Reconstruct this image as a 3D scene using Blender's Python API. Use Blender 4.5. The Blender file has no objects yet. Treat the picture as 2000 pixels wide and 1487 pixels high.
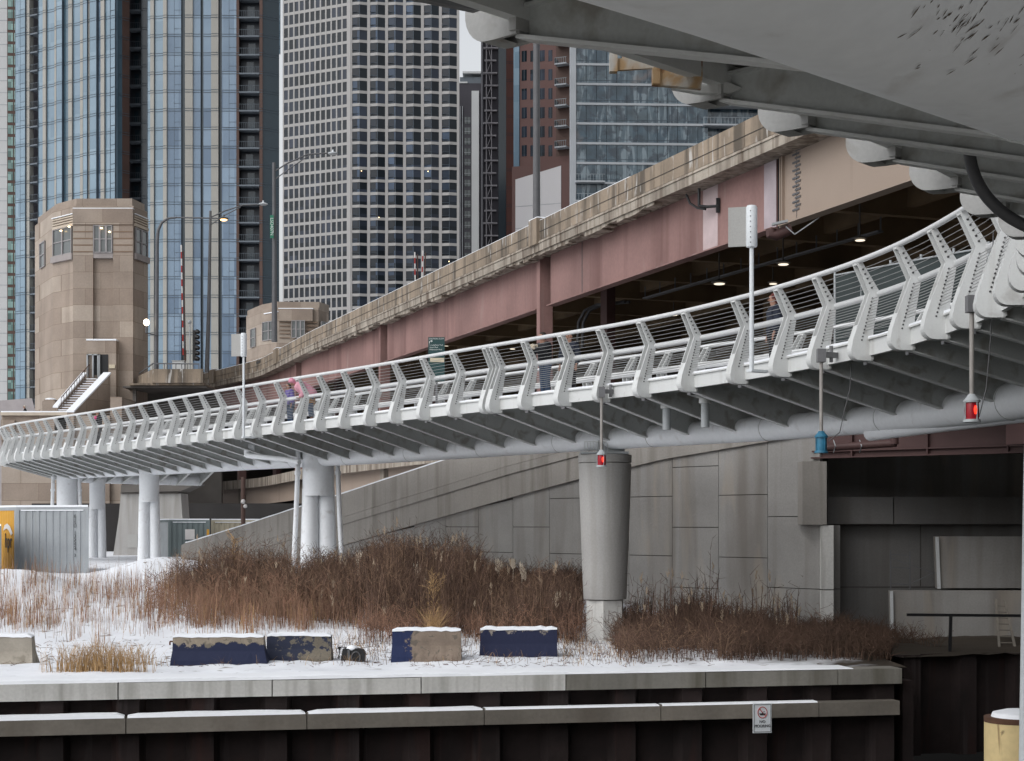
import bpy, bmesh, math, random
from mathutils import Vector, Matrix, noise as mnoise
random.seed(7)
R = math.radians
C = bpy.context.scene.collection
scene = bpy.context.scene
# ------------------------------------------------------------------ camera, world, sun, exposure
F, CX, HY = 3200.0, 1000.0, 1025.0          # focal length in photo pixels, principal column, horizon row
cam = bpy.data.cameras.new('camera'); camo = bpy.data.objects.new('camera', cam); C.objects.link(camo)
camo.location = (0, 0, 0); camo.rotation_euler = (R(90), 0, 0)
cam.sensor_width = 36; cam.lens = 57.6; cam.shift_y = (HY - 743.5) / 2000.0
cam.clip_start = 0.1; cam.clip_end = 8000
scene.camera = camo
world = bpy.data.worlds.new('World'); scene.world = world; world.use_nodes = True
nt = world.node_tree; nt.nodes.clear()
wo = nt.nodes.new('ShaderNodeOutputWorld'); bg = nt.nodes.new('ShaderNodeBackground')
sky = nt.nodes.new('ShaderNodeTexSky'); sky.sky_type = 'NISHITA'; sky.sun_disc = False
SUN_EL, SUN_AZ = 46, 228                     # degrees; azimuth measured clockwise from +Y
sky.sun_elevation = R(SUN_EL); sky.sun_rotation = R(SUN_AZ)
sky.air_density = 2.0; sky.dust_density = 6.0; sky.ozone_density = 1.0
bw = nt.nodes.new('ShaderNodeRGBToBW'); mx = nt.nodes.new('ShaderNodeMix'); mx.data_type = 'RGBA'
mx.inputs[0].default_value = 0.9
nt.links.new(sky.outputs[0], bw.inputs[0]); nt.links.new(sky.outputs[0], mx.inputs[6]); nt.links.new(bw.outputs[0], mx.inputs[7])
tint = nt.nodes.new('ShaderNodeMix'); tint.data_type = 'RGBA'; tint.blend_type = 'MULTIPLY'; tint.inputs[0].default_value = 1
tint.inputs[7].default_value = (0.972, 0.99, 1.03, 1)
nt.links.new(mx.outputs[2], tint.inputs[6])
# overcast: the cloud layer is brighter towards the horizon than overhead
wtc = nt.nodes.new('ShaderNodeTexCoord'); wsx = nt.nodes.new('ShaderNodeSeparateXYZ'); wmr = nt.nodes.new('ShaderNodeMapRange')
nt.links.new(wtc.outputs['Generated'], wsx.inputs[0]); nt.links.new(wsx.outputs[2], wmr.inputs[0])
wmr.inputs[1].default_value = .28; wmr.inputs[2].default_value = .75; wmr.inputs[3].default_value = 2.4; wmr.inputs[4].default_value = 1.0
wmul = nt.nodes.new('ShaderNodeMix'); wmul.data_type = 'RGBA'; wmul.blend_type = 'MULTIPLY'; wmul.inputs[0].default_value = 1
nt.links.new(tint.outputs[2], wmul.inputs[6]); nt.links.new(wmr.outputs[0], wmul.inputs[7]); nt.links.new(wmul.outputs[2], bg.inputs[0])
bg.inputs[1].default_value = 0.108
nt.links.new(bg.outputs[0], wo.inputs[0])
sl = bpy.data.lights.new('sun', 'SUN'); sl.energy = 0.38; sl.angle = R(30); sl.color = (1, .97, .93)
so = bpy.data.objects.new('sun', sl); C.objects.link(so)
so.rotation_euler = (R(90 - SUN_EL), 0, R(-SUN_AZ + 180)); so.location = (0, 0, 60)
scene.view_settings.view_transform = 'Standard'; scene.view_settings.look = 'None'
scene.view_settings.gamma = 1; scene.view_settings.exposure = -0.06
try:
    scene.cycles.max_bounces = 8; scene.cycles.diffuse_bounces = 4; scene.cycles.glossy_bounces = 3
    scene.cycles.transparent_max_bounces = 6; scene.cycles.use_denoising = True
except Exception: pass

def P(px, py, D): return Vector(((px - CX) / F * D, D, (HY - py) / F * D))
def V3(*a): return Vector(a)

# ------------------------------------------------------------------ materials
def mat(name, col, rough=.7, var=.15, sc=1.0, bump=0.0, bsc=20., metal=0., spec=.4, streak=None, spots=None,
        emit=None, grain=.06, streak2=None, wco=False, cell=None, brick=None, clampz=None):
    m = bpy.data.materials.new(name); m.use_nodes = True; t = m.node_tree; n = t.nodes; l = t.links
    b = n['Principled BSDF']; b.inputs['Roughness'].default_value = rough; b.inputs['Metallic'].default_value = metal
    b.inputs['Specular IOR Level'].default_value = spec
    if emit:
        b.inputs['Emission Color'].default_value = (*emit[0], 1); b.inputs['Emission Strength'].default_value = emit[1]
        b.inputs['Base Color'].default_value = (*col, 1); return m
    tc = n.new('ShaderNodeTexCoord'); OC = tc.outputs['Object']
    if wco: OC = n.new('ShaderNodeNewGeometry').outputs['Position']
    def math_(op, a, bb):
        q = n.new('ShaderNodeMath'); q.operation = op
        for i, x in enumerate((a, bb)):
            if isinstance(x, (int, float)): q.inputs[i].default_value = x
            else: l.new(x, q.inputs[i])
        return q.outputs[0]
    def noise(scale, det=5, mapping=None, dist=0):
        q = n.new('ShaderNodeTexNoise'); q.inputs['Scale'].default_value = scale; q.inputs['Detail'].default_value = det
        q.inputs['Distortion'].default_value = dist
        src = OC
        if mapping:
            mp = n.new('ShaderNodeMapping'); mp.inputs['Scale'].default_value = mapping; l.new(src, mp.inputs[0]); src = mp.outputs[0]
        l.new(src, q.inputs['Vector']); return q.outputs['Fac']
    def ramp(src, a, bb, lo=0., hi=1.):
        q = n.new('ShaderNodeMapRange'); q.inputs[1].default_value = a; q.inputs[2].default_value = bb
        q.inputs[3].default_value = lo; q.inputs[4].default_value = hi; l.new(src, q.inputs[0]); return q.outputs[0]
    def mixc(fac, a, bb, mode='MIX'):
        q = n.new('ShaderNodeMix'); q.data_type = 'RGBA'; q.blend_type = mode
        if isinstance(fac, (int, float)): q.inputs[0].default_value = fac
        else: l.new(fac, q.inputs[0])
        for i, x in ((6, a), (7, bb)):
            if isinstance(x, tuple): q.inputs[i].default_value = (*x, 1)
            else: l.new(x, q.inputs[i])
        return q.outputs[2]
    base = col
    if brick:
        bw_, bh_, c2, mort = brick
        sep = n.new('ShaderNodeSeparateXYZ'); l.new(tc.outputs['Object'], sep.inputs[0])
        cmb = n.new('ShaderNodeCombineXYZ'); l.new(math_('ADD', sep.outputs[0], math_('MULTIPLY', sep.outputs[1], .6)), cmb.inputs[0]); l.new(sep.outputs[2], cmb.inputs[1])
        br = n.new('ShaderNodeTexBrick'); br.inputs['Scale'].default_value = 1; br.inputs['Brick Width'].default_value = bw_
        br.inputs['Row Height'].default_value = bh_; br.inputs['Mortar Size'].default_value = .012; br.inputs['Bias'].default_value = 0
        br.inputs['Color1'].default_value = (*col, 1); br.inputs['Color2'].default_value = (*c2, 1); br.inputs['Mortar'].default_value = (*mort, 1)
        l.new(cmb.outputs[0], br.inputs[0]); base = br.outputs[0]; br.inputs['Mortar Size'].default_value = .022; br.inputs['Mortar Smooth'].default_value = .3
    if cell:
        cw, ch, lo, hi, c2 = cell
        sep = n.new('ShaderNodeSeparateXYZ'); l.new(tc.outputs['Object'], sep.inputs[0])
        cmb = n.new('ShaderNodeCombineXYZ')
        l.new(math_('FLOOR', math_('DIVIDE', sep.outputs[0], cw), 0), cmb.inputs[0]); l.new(math_('FLOOR', math_('DIVIDE', sep.outputs[2], ch), 0), cmb.inputs[2])
        wn = n.new('ShaderNodeTexWhiteNoise'); wn.noise_dimensions = '3D'; l.new(cmb.outputs[0], wn.inputs[0])
        base = mixc(ramp(wn.outputs[0], 0, 1, lo, hi), col, c2)
    f1 = ramp(noise(sc, 6), .25, .75, 1 - var, 1 + var)
    cmb = n.new('ShaderNodeCombineXYZ')
    for i in range(3): l.new(f1, cmb.inputs[i])
    c = mixc(1.0, base, cmb.outputs[0], 'MULTIPLY')
    if grain:
        g = ramp(noise(bsc * 1.7, 3), .3, .7, 1 - grain, 1 + grain); cg = n.new('ShaderNodeCombineXYZ')
        for i in range(3): l.new(g, cg.inputs[i])
        c = mixc(1.0, c, cg.outputs[0], 'MULTIPLY')
    if streak:
        sc2, xs, lo, hi, amt = streak
        c = mixc(ramp(noise(1, 6, (xs, xs, xs * .06), .6), lo, hi, 0, amt), c, sc2)
    if streak2:
        sc2, xs, lo, hi, amt = streak2
        c = mixc(ramp(noise(1.37, 5, (xs * 1.3, xs * 1.3, xs * .22), .8), lo, hi, 0, amt), c, sc2)
    if spots:
        for (sc3, s3, lo, hi, amt) in (spots if isinstance(spots[0], tuple) and len(spots[0]) == 5 else [spots]):
            c = mixc(ramp(noise(s3, 8, None, .5), lo, hi, 0, amt), c, sc3)
    l.new(c, b.inputs['Base Color'])
    if bump:
        bp = n.new('ShaderNodeBump'); bp.inputs['Strength'].default_value = bump; bp.inputs['Distance'].default_value = .02
        l.new(noise(bsc, 6), bp.inputs['Height']); l.new(bp.outputs[0], b.inputs['Normal'])
    return m

M = {}
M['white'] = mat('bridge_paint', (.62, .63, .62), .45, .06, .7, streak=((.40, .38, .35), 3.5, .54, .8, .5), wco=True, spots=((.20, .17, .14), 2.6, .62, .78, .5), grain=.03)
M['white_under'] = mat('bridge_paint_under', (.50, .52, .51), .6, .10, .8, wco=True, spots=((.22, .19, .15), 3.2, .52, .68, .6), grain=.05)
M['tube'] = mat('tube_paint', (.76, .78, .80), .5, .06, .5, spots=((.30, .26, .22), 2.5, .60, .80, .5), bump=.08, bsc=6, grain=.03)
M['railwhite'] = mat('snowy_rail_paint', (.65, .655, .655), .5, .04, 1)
M['plategrey'] = mat('shaded_plate_paint', (.40, .40, .39), .55, .12, 1.5, wco=True, spots=((.16, .13, .10), 2.6, .58, .75, .7))  # darker copy of the bridge paint, overhead shade in its base; spots are dirt
M['bolt'] = mat('bolt', (.06, .06, .06), .5, .1)
M['cable'] = mat('cable', (.42, .42, .41), .35, .05, metal=.6)
M['deckunder'] = mat('deck_soffit', (.24, .235, .22), .9, .3, 1.2, spots=((.06, .045, .03), 1.1, .5, .62, .8), bump=.3, bsc=8)
M['snow'] = mat('snow', (.86, .88, .91), .85, .03, .6, bump=.35, bsc=5, grain=.02, spec=.2)
M['snowpath'] = mat('trodden_snow', (.80, .81, .84), .85, .08, 2, bump=.3, bsc=8)
M['ground'] = mat('snowy_ground', (.84, .86, .90), .9, .03, .3, bump=.5, bsc=3, spots=((.15, .115, .085), 2.6, .63, .70, .8), grain=.02, spec=.15)
M['conc'] = mat('parapet_concrete', (.27, .215, .16), .85, .3, .6, bump=.4, bsc=6, streak=((.085, .07, .055), 1.6, .46, .66, .9),
                streak2=((.55, .53, .50), 2.4, .60, .70, .75))
M['concslab'] = mat('slab_concrete', (.34, .30, .25), .9, .3, .8, bump=.5, bsc=6, streak=((.10, .07, .05), 3, .42, .66, .9))
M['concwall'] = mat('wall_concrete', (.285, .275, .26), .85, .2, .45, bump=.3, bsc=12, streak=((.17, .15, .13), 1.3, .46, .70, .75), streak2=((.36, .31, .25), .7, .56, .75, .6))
M['shadewall'] = mat('shaded_wall_concrete', (.13, .125, .12), .9, .2, .5, bump=.3, bsc=12, streak=((.09, .08, .07), 1.6, .5, .72, .7))  # concrete darkened to carry the shade under the road decks
M['shadeblack'] = mat('shade_black_wall', (.03, .028, .027), .95, .3, .5)  # black of the unlit underpass put into the wall colour
M['quay'] = mat('quay_concrete', (.34, .33, .31), .9, .2, .6)
M['concjoint'] = mat('joint', (.06, .055, .05), .9)
M['ramp'] = mat('ramp_concrete', (.29, .27, .245), .85, .14, .6, bump=.3, bsc=10, streak=((.16, .145, .125), 2.4, .48, .7, .7))
M['copingdark'] = mat('shaded_stained_cap', (.22, .21, .185), .85, .2, .6, bump=.3, bsc=10, streak=((.10, .09, .065), 2.2, .46, .68, .8))  # bridge shade painted into the base colour, brown stains in the streaks
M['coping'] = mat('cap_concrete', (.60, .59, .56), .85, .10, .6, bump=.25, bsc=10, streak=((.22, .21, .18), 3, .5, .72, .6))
M['column'] = mat('column_concrete', (.37, .36, .345), .85, .12, .5, bump=.3, bsc=14, streak=((.24, .225, .20), 2, .48, .72, .6))
M['pink'] = mat('pink_steel', (.26, .15, .135), .65, .2, .35, bump=.1, bsc=4, streak=((.13, .062, .055), .9, .5, .75, .85), streak2=((.33, .26, .24), .5, .62, .75, .5))
M['beige'] = mat('beige_steel', (.325, .255, .205), .6, .06, .4, grain=.03, streak=((.2, .15, .12), 1.2, .62, .8, .5))
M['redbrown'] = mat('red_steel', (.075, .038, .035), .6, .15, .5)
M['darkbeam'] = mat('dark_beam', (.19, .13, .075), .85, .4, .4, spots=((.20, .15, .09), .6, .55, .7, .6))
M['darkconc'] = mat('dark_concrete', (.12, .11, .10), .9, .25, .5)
M['pile'] = mat('rusted_pile', (.020, .0125, .0115), .8, .5, 1.2, bump=.7, bsc=6, streak=((.055, .043, .042), 3.0, .60, .72, .7), streak2=((.04, .014, .010), .8, .56, .7, .7))
M['timber'] = mat('timber', (.165, .148, .125), .85, .35, .7, bump=.5, bsc=8, streak=((.10, .08, .06), 1, .5, .7, .4))
M['water'] = mat('water', (.02, .025, .022), .08, .1, bump=.3, bsc=2)
M['stone'] = mat('limestone', (.26, .205, .165), .85, .16, .5, brick=(2.6, 1.25, (.38, .32, .265), (.215, .165, .125)), bump=.2, bsc=5, streak=((.17, .13, .10), .7, .55, .8, .5))
M['stonedark'] = mat('limestone_groove', (.20, .14, .10), .9)
M['stonesill'] = mat('sill_stone', (.30, .27, .26), .8)
M['stonetrim'] = mat('light_stone', (.48, .41, .33), .8)
M['winframe'] = mat('window_frame', (.28, .265, .265), .6)
M['winglass'] = mat('window_glass', (.10, .11, .11), .12, .3, .6, spec=.6)
M['lit'] = mat('lit_lamp', (1, .8, .5), emit=((1, .72, .38), 6))
M['litwhite'] = mat('lit_white', (1, .9, .7), emit=((1, .82, .58), 9)); M['litroad'] = mat('lit_road_lamp', (1, .9, .7), emit=((1, .88, .70), 1.3))
M['orange'] = mat('lit_orange', (1, .6, .25), emit=((1, .55, .2), 5))
M['red'] = mat('red_lens_lit', (.6, .01, .01), emit=((1, .03, .01), 3.0))
M['redlens'] = mat('red_lens', (.30, .01, .02), .25)
M['blue'] = mat('blue_paint', (.03, .16, .26), .5, .3, 6)
def barrier_paint(name, paint, bare, axis, pos, amp, sign=1, sc=3.2):
    m = mat(name, bare, .85, .25, 3, bump=.6, bsc=14, spots=((.09, .08, .065), 6, .58, .64, .7)); t = m.node_tree; n = t.nodes; l = t.links; bs = n['Principled BSDF']; src = bs.inputs['Base Color'].links[0].from_socket
    tc = n.new('ShaderNodeTexCoord'); sp = n.new('ShaderNodeSeparateXYZ'); l.new(tc.outputs['Generated'], sp.inputs[0])
    nz = n.new('ShaderNodeTexNoise'); nz.inputs['Scale'].default_value = sc; nz.inputs['Detail'].default_value = 10; nz.inputs['Roughness'].default_value = .68; l.new(tc.outputs['Object'], nz.inputs['Vector'])
    ma = n.new('ShaderNodeMath'); ma.operation = 'MULTIPLY_ADD'; ma.inputs[1].default_value = amp; l.new(nz.outputs['Fac'], ma.inputs[0]); l.new(sp.outputs[axis], ma.inputs[2])
    mr = n.new('ShaderNodeMapRange'); mr.inputs[1].default_value = pos + amp * .5 - .015; mr.inputs[2].default_value = pos + amp * .5 + .015; mr.inputs[3].default_value = 1 if sign > 0 else 0; mr.inputs[4].default_value = 0 if sign > 0 else 1
    l.new(ma.outputs[0], mr.inputs[0]); mx_ = n.new('ShaderNodeMix'); mx_.data_type = 'RGBA'; mx_.inputs[7].default_value = (*paint, 1); l.new(mr.outputs[0], mx_.inputs[0]); l.new(src, mx_.inputs[6]); l.new(mx_.outputs[2], bs.inputs['Base Color']); return m
M['navy'] = barrier_paint('navy_lower_paint', (.013, .018, .048), (.25, .21, .16), 2, .74, 1.4)
M['navy2'] = barrier_paint('mottled_paint', (.022, .027, .05), (.15, .13, .10), 0, .62, 5.0, sc=4.2)
M['navy3'] = barrier_paint('blue_left_end', (.013, .022, .07), (.20, .155, .12), 0, .26, .9)
M['navy4'] = barrier_paint('navy_mostly', (.013, .017, .046), (.22, .19, .16), 2, 1.0, 1.9)
M['bareconc'] = mat('bare_barrier', (.30, .27, .225), .9, .2, 2, bump=.4, bsc=12, spots=((.13, .11, .08), 3, .58, .66, .5))
M['steel'] = mat('dark_steel', (.10, .10, .105), .5, .15, 3)
M['navpole'] = mat('nav_pole', (.30, .28, .26), .4, .2, 4)
M['greysteel'] = mat('grey_steel', (.15, .15, .155), .45, .1, 3)
M['galv'] = mat('galvanised', (.36, .38, .39), .45, .1, 2)
M['black'] = mat('black_plastic', (.012, .012, .013), .4, .2, 5)
M['hose'] = mat('grey_conduit', (.085, .085, .09), .55, .1, 3)
M['signback'] = mat('sign_back', (.36, .355, .34), .7, .05, 2)
M['signwhite'] = mat('sign_white', (.66, .69, .71), .45, .04, 2)
M['green'] = mat('sign_green', (.018, .055, .055), .5, .1)
M['idgreen'] = mat('id_green', (.015, .16, .09), .5, .1)
M['letter'] = mat('letter_white', (.62, .66, .64), .6, .03)
M['letterblack'] = mat('letter_black', (.02, .02, .02), .6, .03)
M['signred'] = mat('sign_red', (.45, .03, .02), .6, .05)
M['placard'] = mat('placard', (.56, .49, .36), .7, .05)
M['yellow'] = mat('yellow_paint', (.58, .30, .035), .6, .12, 1, streak=((.25, .12, .03), 3, .6, .75, .6))
M['pileyellow'] = mat('yellow_mooring_pile', (.68, .53, .27), .7, .10, 1, bump=.4, bsc=10, streak=((.16, .07, .025), 9, .62, .72, .95), spots=((.10, .05, .025), 5, .66, .72, .8))
M['rust'] = mat('rust', (.10, .05, .03), .9, .4, 6)
M['cont'] = mat('container_grey', (.31, .33, .345), .6, .10, 1.2, streak=((.21, .21, .20), 3, .55, .75, .4))
M['cont2'] = mat('container_slate', (.135, .165, .165), .6, .12, 1)
M['cont3'] = mat('container_beige', (.40, .36, .27), .7, .10, 1)
M['cont4'] = mat('container_blue_grey', (.16, .18, .20), .6, .1, 1)
M['rustpaint'] = mat('rusting_bracket', (.52, .50, .46), .7, .1, 3, bump=.3, bsc=12, spots=(((.42, .24, .08), 4.0, .47, .58, .8), ((.20, .06, .015), 6.0, .60, .68, .9)))
M['mud'] = mat('mud_nest', (.10, .075, .05), .95, .5, 14, bump=1, bsc=30)
M['stripewhite'] = mat('stripe_white', (.62, .60, .58), .6)
M['stripered'] = mat('stripe_red', (.33, .03, .025), .6)
# vegetation
M['grassred'] = mat('red_brown_grass', (.235, .13, .085), .9, .45, 1.3, grain=.2)
M['tanpink'] = mat('pinkish_tan_stem', (.36, .21, .14), .9, .35, 1.5, grain=.2)
M['straw'] = mat('straw', (.42, .27, .13), .9, .35, 1.5, grain=.2)
M['reed'] = mat('reed_brown', (.095, .056, .040), .95, .6, .9, grain=.3)
M['reedhi'] = mat('reed_tan', (.20, .125, .08), .9, .4, 1.0, grain=.2)
M['plumepale'] = mat('pale_plume', (.58, .50, .40), .95, .2, 3)
M['plume'] = mat('reed_plume', (.36, .28, .20), .95, .3, 2)
M['brush'] = mat('bare_brush', (.075, .045, .03), .95, .5, .9, grain=.25)
# city
M['cream'] = mat('cream_pier', (.33, .32, .29), .7, .05, .2)
M['gA'] = mat('blue_glass', (.145, .22, .28), .18, .10, .02, spec=.5, cell=(1.5, 3.05, 0, .75, (.25, .34, .41)), spots=((.10, .16, .22), .05, .5, .7, .6), grain=0)
M['gB'] = mat('steel_blue_glass', (.095, .145, .215), .18, .10, .02, spec=.5, cell=(1.7, 2.86, 0, .95, (.22, .30, .39)), spots=((.30, .40, .48), .045, .52, .72, .5), grain=0)
M['gK'] = mat('slate_glass', (.075, .125, .16), .15, .2, .05, spec=.5, grain=0)
M['gC'] = mat('teal_dark_glass', (.030, .05, .065), .15, .2, .05, spec=.5, grain=0)
M['gD'] = mat('dark_glass', (.012, .017, .022), .15, .3, .1, spec=.22, cell=(2.18, 2.9, -.3, .55, (.055, .068, .10)), grain=0)
M['gD2'] = mat('dark_glass_right', (.014, .019, .026), .15, .3, .1, spec=.25, cell=(2.18, 2.9, -1.2, .8, (.07, .11, .18)), grain=0)
M['gG'] = mat('green_glass', (.06, .11, .10), .15, .2, .05, spec=.5, cell=(1.2, 2.7, 0, .9, (.24, .37, .34)), grain=0)
M['gR'] = mat('wavy_reflection_glass', (.025, .05, .07), .10, .45, .5, spec=.6, bump=1.0, bsc=1.1, cell=(1.56, 3.01, -.3, .6, (.11, .15, .17)), streak2=((.20, .25, .28), .55, .52, .60, .65), spots=(((.012, .022, .035), .8, .52, .60, .7), ((.17, .13, .11), .12, .60, .68, .6)), grain=0)  # warped reflections painted in as colour streaks and spots
M['gridconc'] = mat('grid_concrete', (.37, .36, .35), .8, .05, .2)
M['slab'] = mat('floor_slab', (.13, .15, .17), .7, .1, .2)
M['slabpale'] = mat('pale_slab', (.34, .36, .38), .7, .1, .2)
M['brown'] = mat('brown_metal', (.085, .05, .04), .7, .15, .3)
M['brickred'] = mat('brick_red', (.135, .078, .070), .85, .12, .1)
M['rustwall'] = mat('rust_brick', (.13, .058, .048), .85, .12, .1)
M['panelwhite'] = mat('white_panel', (.60, .585, .59), .8, .03, .1)
M['darkwall'] = mat('dark_wall', (.055, .052, .062), .8, .2, .1)
M['paleconc'] = mat('pale_concrete', (.52, .53, .53), .8, .04, .1)
M['mull'] = mat('mullion', (.07, .095, .12), .6)
M['balc'] = mat('balcony_dark', (.02, .026, .036), .4, .3, .3)
M['rail'] = mat('balcony_rail', (.20, .23, .25), .5); M['raildark'] = mat('dark_balcony_rail', (.06, .075, .09), .5)
M['mesh'] = mat('green_fence_mesh', (.035, .045, .045), .9, .15, 1)
# people
M['skin'] = mat('skin', (.34, .19, .135), .6, .05); M['hairdark'] = mat('hair_dark', (.03, .02, .015), .7)
M['hairwhite'] = mat('hair_white', (.62, .58, .50), .8); M['pinkcoat'] = mat('pink_coat', (.66, .33, .40), .8, .12, 5, bump=.6, bsc=6)
M['pinkhat'] = mat('pink_hat', (.60, .26, .34), .8, .1, 8); M['hotpink'] = mat('hot_pink', (.55, .03, .17), .7)
M['jeans'] = mat('jeans', (.045, .075, .13), .8, .15, 6); M['coatdark'] = mat('coat_dark', (.011, .011, .014), .8, .15, 6)
M['coatnavy'] = mat('coat_navy', (.014, .018, .032), .8, .2, 6); M['purple'] = mat('purple', (.14, .11, .30), .8, .2, 8)
M['lilac'] = mat('lilac', (.55, .52, .62), .8); M['mustard'] = mat('mustard', (.30, .15, .05), .8, .2, 8)
M['boots'] = mat('boots', (.03, .025, .02), .7); M['shoewhite'] = mat('shoe_white', (.6, .6, .6), .7); M['furcuff'] = mat('fur_cuff', (.60, .52, .40), .95, .2, 20)
M['redhat'] = mat('dark_red_hat', (.10, .025, .02), .9)

def shelter(m, x0, x1, dirt):      # bare earth where the road decks keep the snow off
    t = m.node_tree; n = t.nodes; l = t.links; bs = n['Principled BSDF']; src = bs.inputs['Base Color'].links[0].from_socket
    tc = n.new('ShaderNodeTexCoord'); sp = n.new('ShaderNodeSeparateXYZ'); l.new(tc.outputs['Object'], sp.inputs[0])
    nz = n.new('ShaderNodeTexNoise'); nz.inputs['Scale'].default_value = 1.1; nz.inputs['Detail'].default_value = 8; l.new(tc.outputs['Object'], nz.inputs['Vector'])
    ad = n.new('ShaderNodeMath'); ad.operation = 'MULTIPLY_ADD'; ad.inputs[1].default_value = 6; l.new(nz.outputs['Fac'], ad.inputs[0]); l.new(sp.outputs[0], ad.inputs[2])
    mr = n.new('ShaderNodeMapRange'); mr.inputs[1].default_value = x0 + 3; mr.inputs[2].default_value = x1 + 3; l.new(ad.outputs[0], mr.inputs[0])
    mx_ = n.new('ShaderNodeMix'); mx_.data_type = 'RGBA'; mx_.inputs[7].default_value = (*dirt, 1); l.new(mr.outputs[0], mx_.inputs[0]); l.new(src, mx_.inputs[6]); l.new(mx_.outputs[2], bs.inputs['Base Color'])
shelter(M['ground'], 5.5, 8.2, (.055, .045, .035))

# ------------------------------------------------------------------ mesh helper
class MB:
    def __init__(s): s.v = []; s.f = []; s.m = []; s.sm = False
    def poly(s, pts, mi=0):
        k = len(s.v); s.v += [tuple(p) for p in pts]; s.f.append(tuple(range(k, k + len(pts)))); s.m.append(mi)
    def hexa(s, c, mi=0):            # 8 corners: bottom 4 (ccw), top 4
        k = len(s.v); s.v += [tuple(p) for p in c]
        for q in ((3, 2, 1, 0), (4, 5, 6, 7), (0, 1, 5, 4), (1, 2, 6, 5), (2, 3, 7, 6), (3, 0, 4, 7)):
            s.f.append(tuple(k + i for i in q)); s.m.append(mi)
    def box(s, x0, x1, y0, y1, z0, z1, mi=0):
        s.hexa([(x0, y0, z0), (x1, y0, z0), (x1, y1, z0), (x0, y1, z0), (x0, y0, z1), (x1, y0, z1), (x1, y1, z1), (x0, y1, z1)], mi)
    def obox(s, o, d, n, t0, t1, n0, n1, z0, z1, mi=0):   # oriented in plan: origin o, along d, across n
        q = lambda t, w, z: (o[0] + d[0] * t + n[0] * w, o[1] + d[1] * t + n[1] * w, z)
        s.hexa([q(t0, n0, z0), q(t1, n0, z0), q(t1, n1, z0), q(t0, n1, z0), q(t0, n0, z1), q(t1, n0, z1), q(t1, n1, z1), q(t0, n1, z1)], mi)
    def bar(s, p, q, w, h, mi=0, up=(0, 0, 1)):
        p = Vector(p); q = Vector(q); d = (q - p).normalized(); up = Vector(up)
        a = d.cross(up)
        if a.length < 1e-4: a = d.cross(Vector((1, 0, 0)))
        a.normalize(); b = a.cross(d).normalized(); a *= w / 2; b *= h / 2
        s.hexa([p - a - b, p + a - b, q + a - b, q - a - b, p - a + b, p + a + b, q + a + b, q - a + b], mi)
    def tube(s, pts, r, n=8, mi=0, cap=True):
        pts = [Vector(p) for p in pts]; k0 = len(s.v); N = len(pts)
        rr = r if isinstance(r, (list, tuple)) else [r] * N
        up = None
        for i, p in enumerate(pts):
            d = (pts[min(i + 1, N - 1)] - pts[max(i - 1, 0)]).normalized()
            if up is None: up = Vector((0, 0, 1)) if abs(d.z) < .9 else Vector((1, 0, 0))
            a = d.cross(up).normalized(); b = a.cross(d).normalized(); up = b
            for j in range(n):
                t = 2 * math.pi * j / n; s.v.append(tuple(p + (a * math.cos(t) + b * math.sin(t)) * rr[i]))
        for i in range(N - 1):
            for j in range(n):
                j2 = (j + 1) % n
                s.f.append((k0 + i * n + j, k0 + i * n + j2, k0 + (i + 1) * n + j2, k0 + (i + 1) * n + j)); s.m.append(mi)
        if cap:
            s.f.append(tuple(k0 + j for j in reversed(range(n)))); s.m.append(mi)
            s.f.append(tuple(k0 + (N - 1) * n + j for j in range(n))); s.m.append(mi)
    def cyl(s, x, y, z0, z1, r0, r1=None, n=16, mi=0): s.tube([(x, y, z0), (x, y, z1)], [r0, r0 if r1 is None else r1], n, mi)
    def lathe(s, x, y, prof, n=20, mi=0):
        s.tube([(x, y, z) for r, z in prof], [r for r, z in prof], n, mi)
    def prism(s, pl, a, mi=0):       # extrude list of 3-D points by vector a
        a = Vector(a); k = len(s.v); n = len(pl)
        s.v += [tuple(Vector(p)) for p in pl] + [tuple(Vector(p) + a) for p in pl]
        s.f.append(tuple(k + i for i in range(n))); s.m.append(mi)
        s.f.append(tuple(k + n + i for i in reversed(range(n)))); s.m.append(mi)
        for i in range(n):
            j = (i + 1) % n; s.f.append((k + i, k + n + i, k + n + j, k + j)); s.m.append(mi)
    def sphere(s, c, r, n=12, mi=0, sq=(1, 1, 1)):
        pts = []; rr = []
        for i in range(n // 2 + 1):
            t = math.pi * i / (n // 2); pts.append((c[0], c[1], c[2] - r * sq[2] * math.cos(t))); rr.append(max(r * math.sin(t) * sq[0], 1e-4))
        s.tube(pts, rr, n, mi)
    def build(s, name, mats, parent=None, smooth=False, origin=None, recalc=True):
        me = bpy.data.meshes.new(name)
        org = wloc(parent) if parent is not None else (Vector(origin) if origin is not None else Vector((0, 0, 0)))
        me.from_pydata([(v[0] - org.x, v[1] - org.y, v[2] - org.z) for v in s.v], [], s.f)
        for mm in (mats if isinstance(mats, (list, tuple)) else [mats]): me.materials.append(mm)
        me.polygons.foreach_set('material_index', s.m)
        if smooth: me.polygons.foreach_set('use_smooth', [True] * len(s.f))
        if recalc:
            bm = bmesh.new(); bm.from_mesh(me); bmesh.ops.recalc_face_normals(bm, faces=bm.faces); bm.to_mesh(me); bm.free()
        if smooth:
            try: me.set_sharp_from_angle(angle=R(40))
            except Exception: pass
        o = bpy.data.objects.new(name, me); C.objects.link(o)
        if parent is not None: o.parent = parent
        else: o.location = org
        return o
def wloc(o):
    p = Vector((0, 0, 0))
    while o is not None: p += o.location; o = o.parent
    return p
def tag(o, label, cat, group=None, kind=None):
    o['label'] = label; o['category'] = cat
    if group: o['group'] = group
    if kind: o['kind'] = kind
    return o
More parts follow.
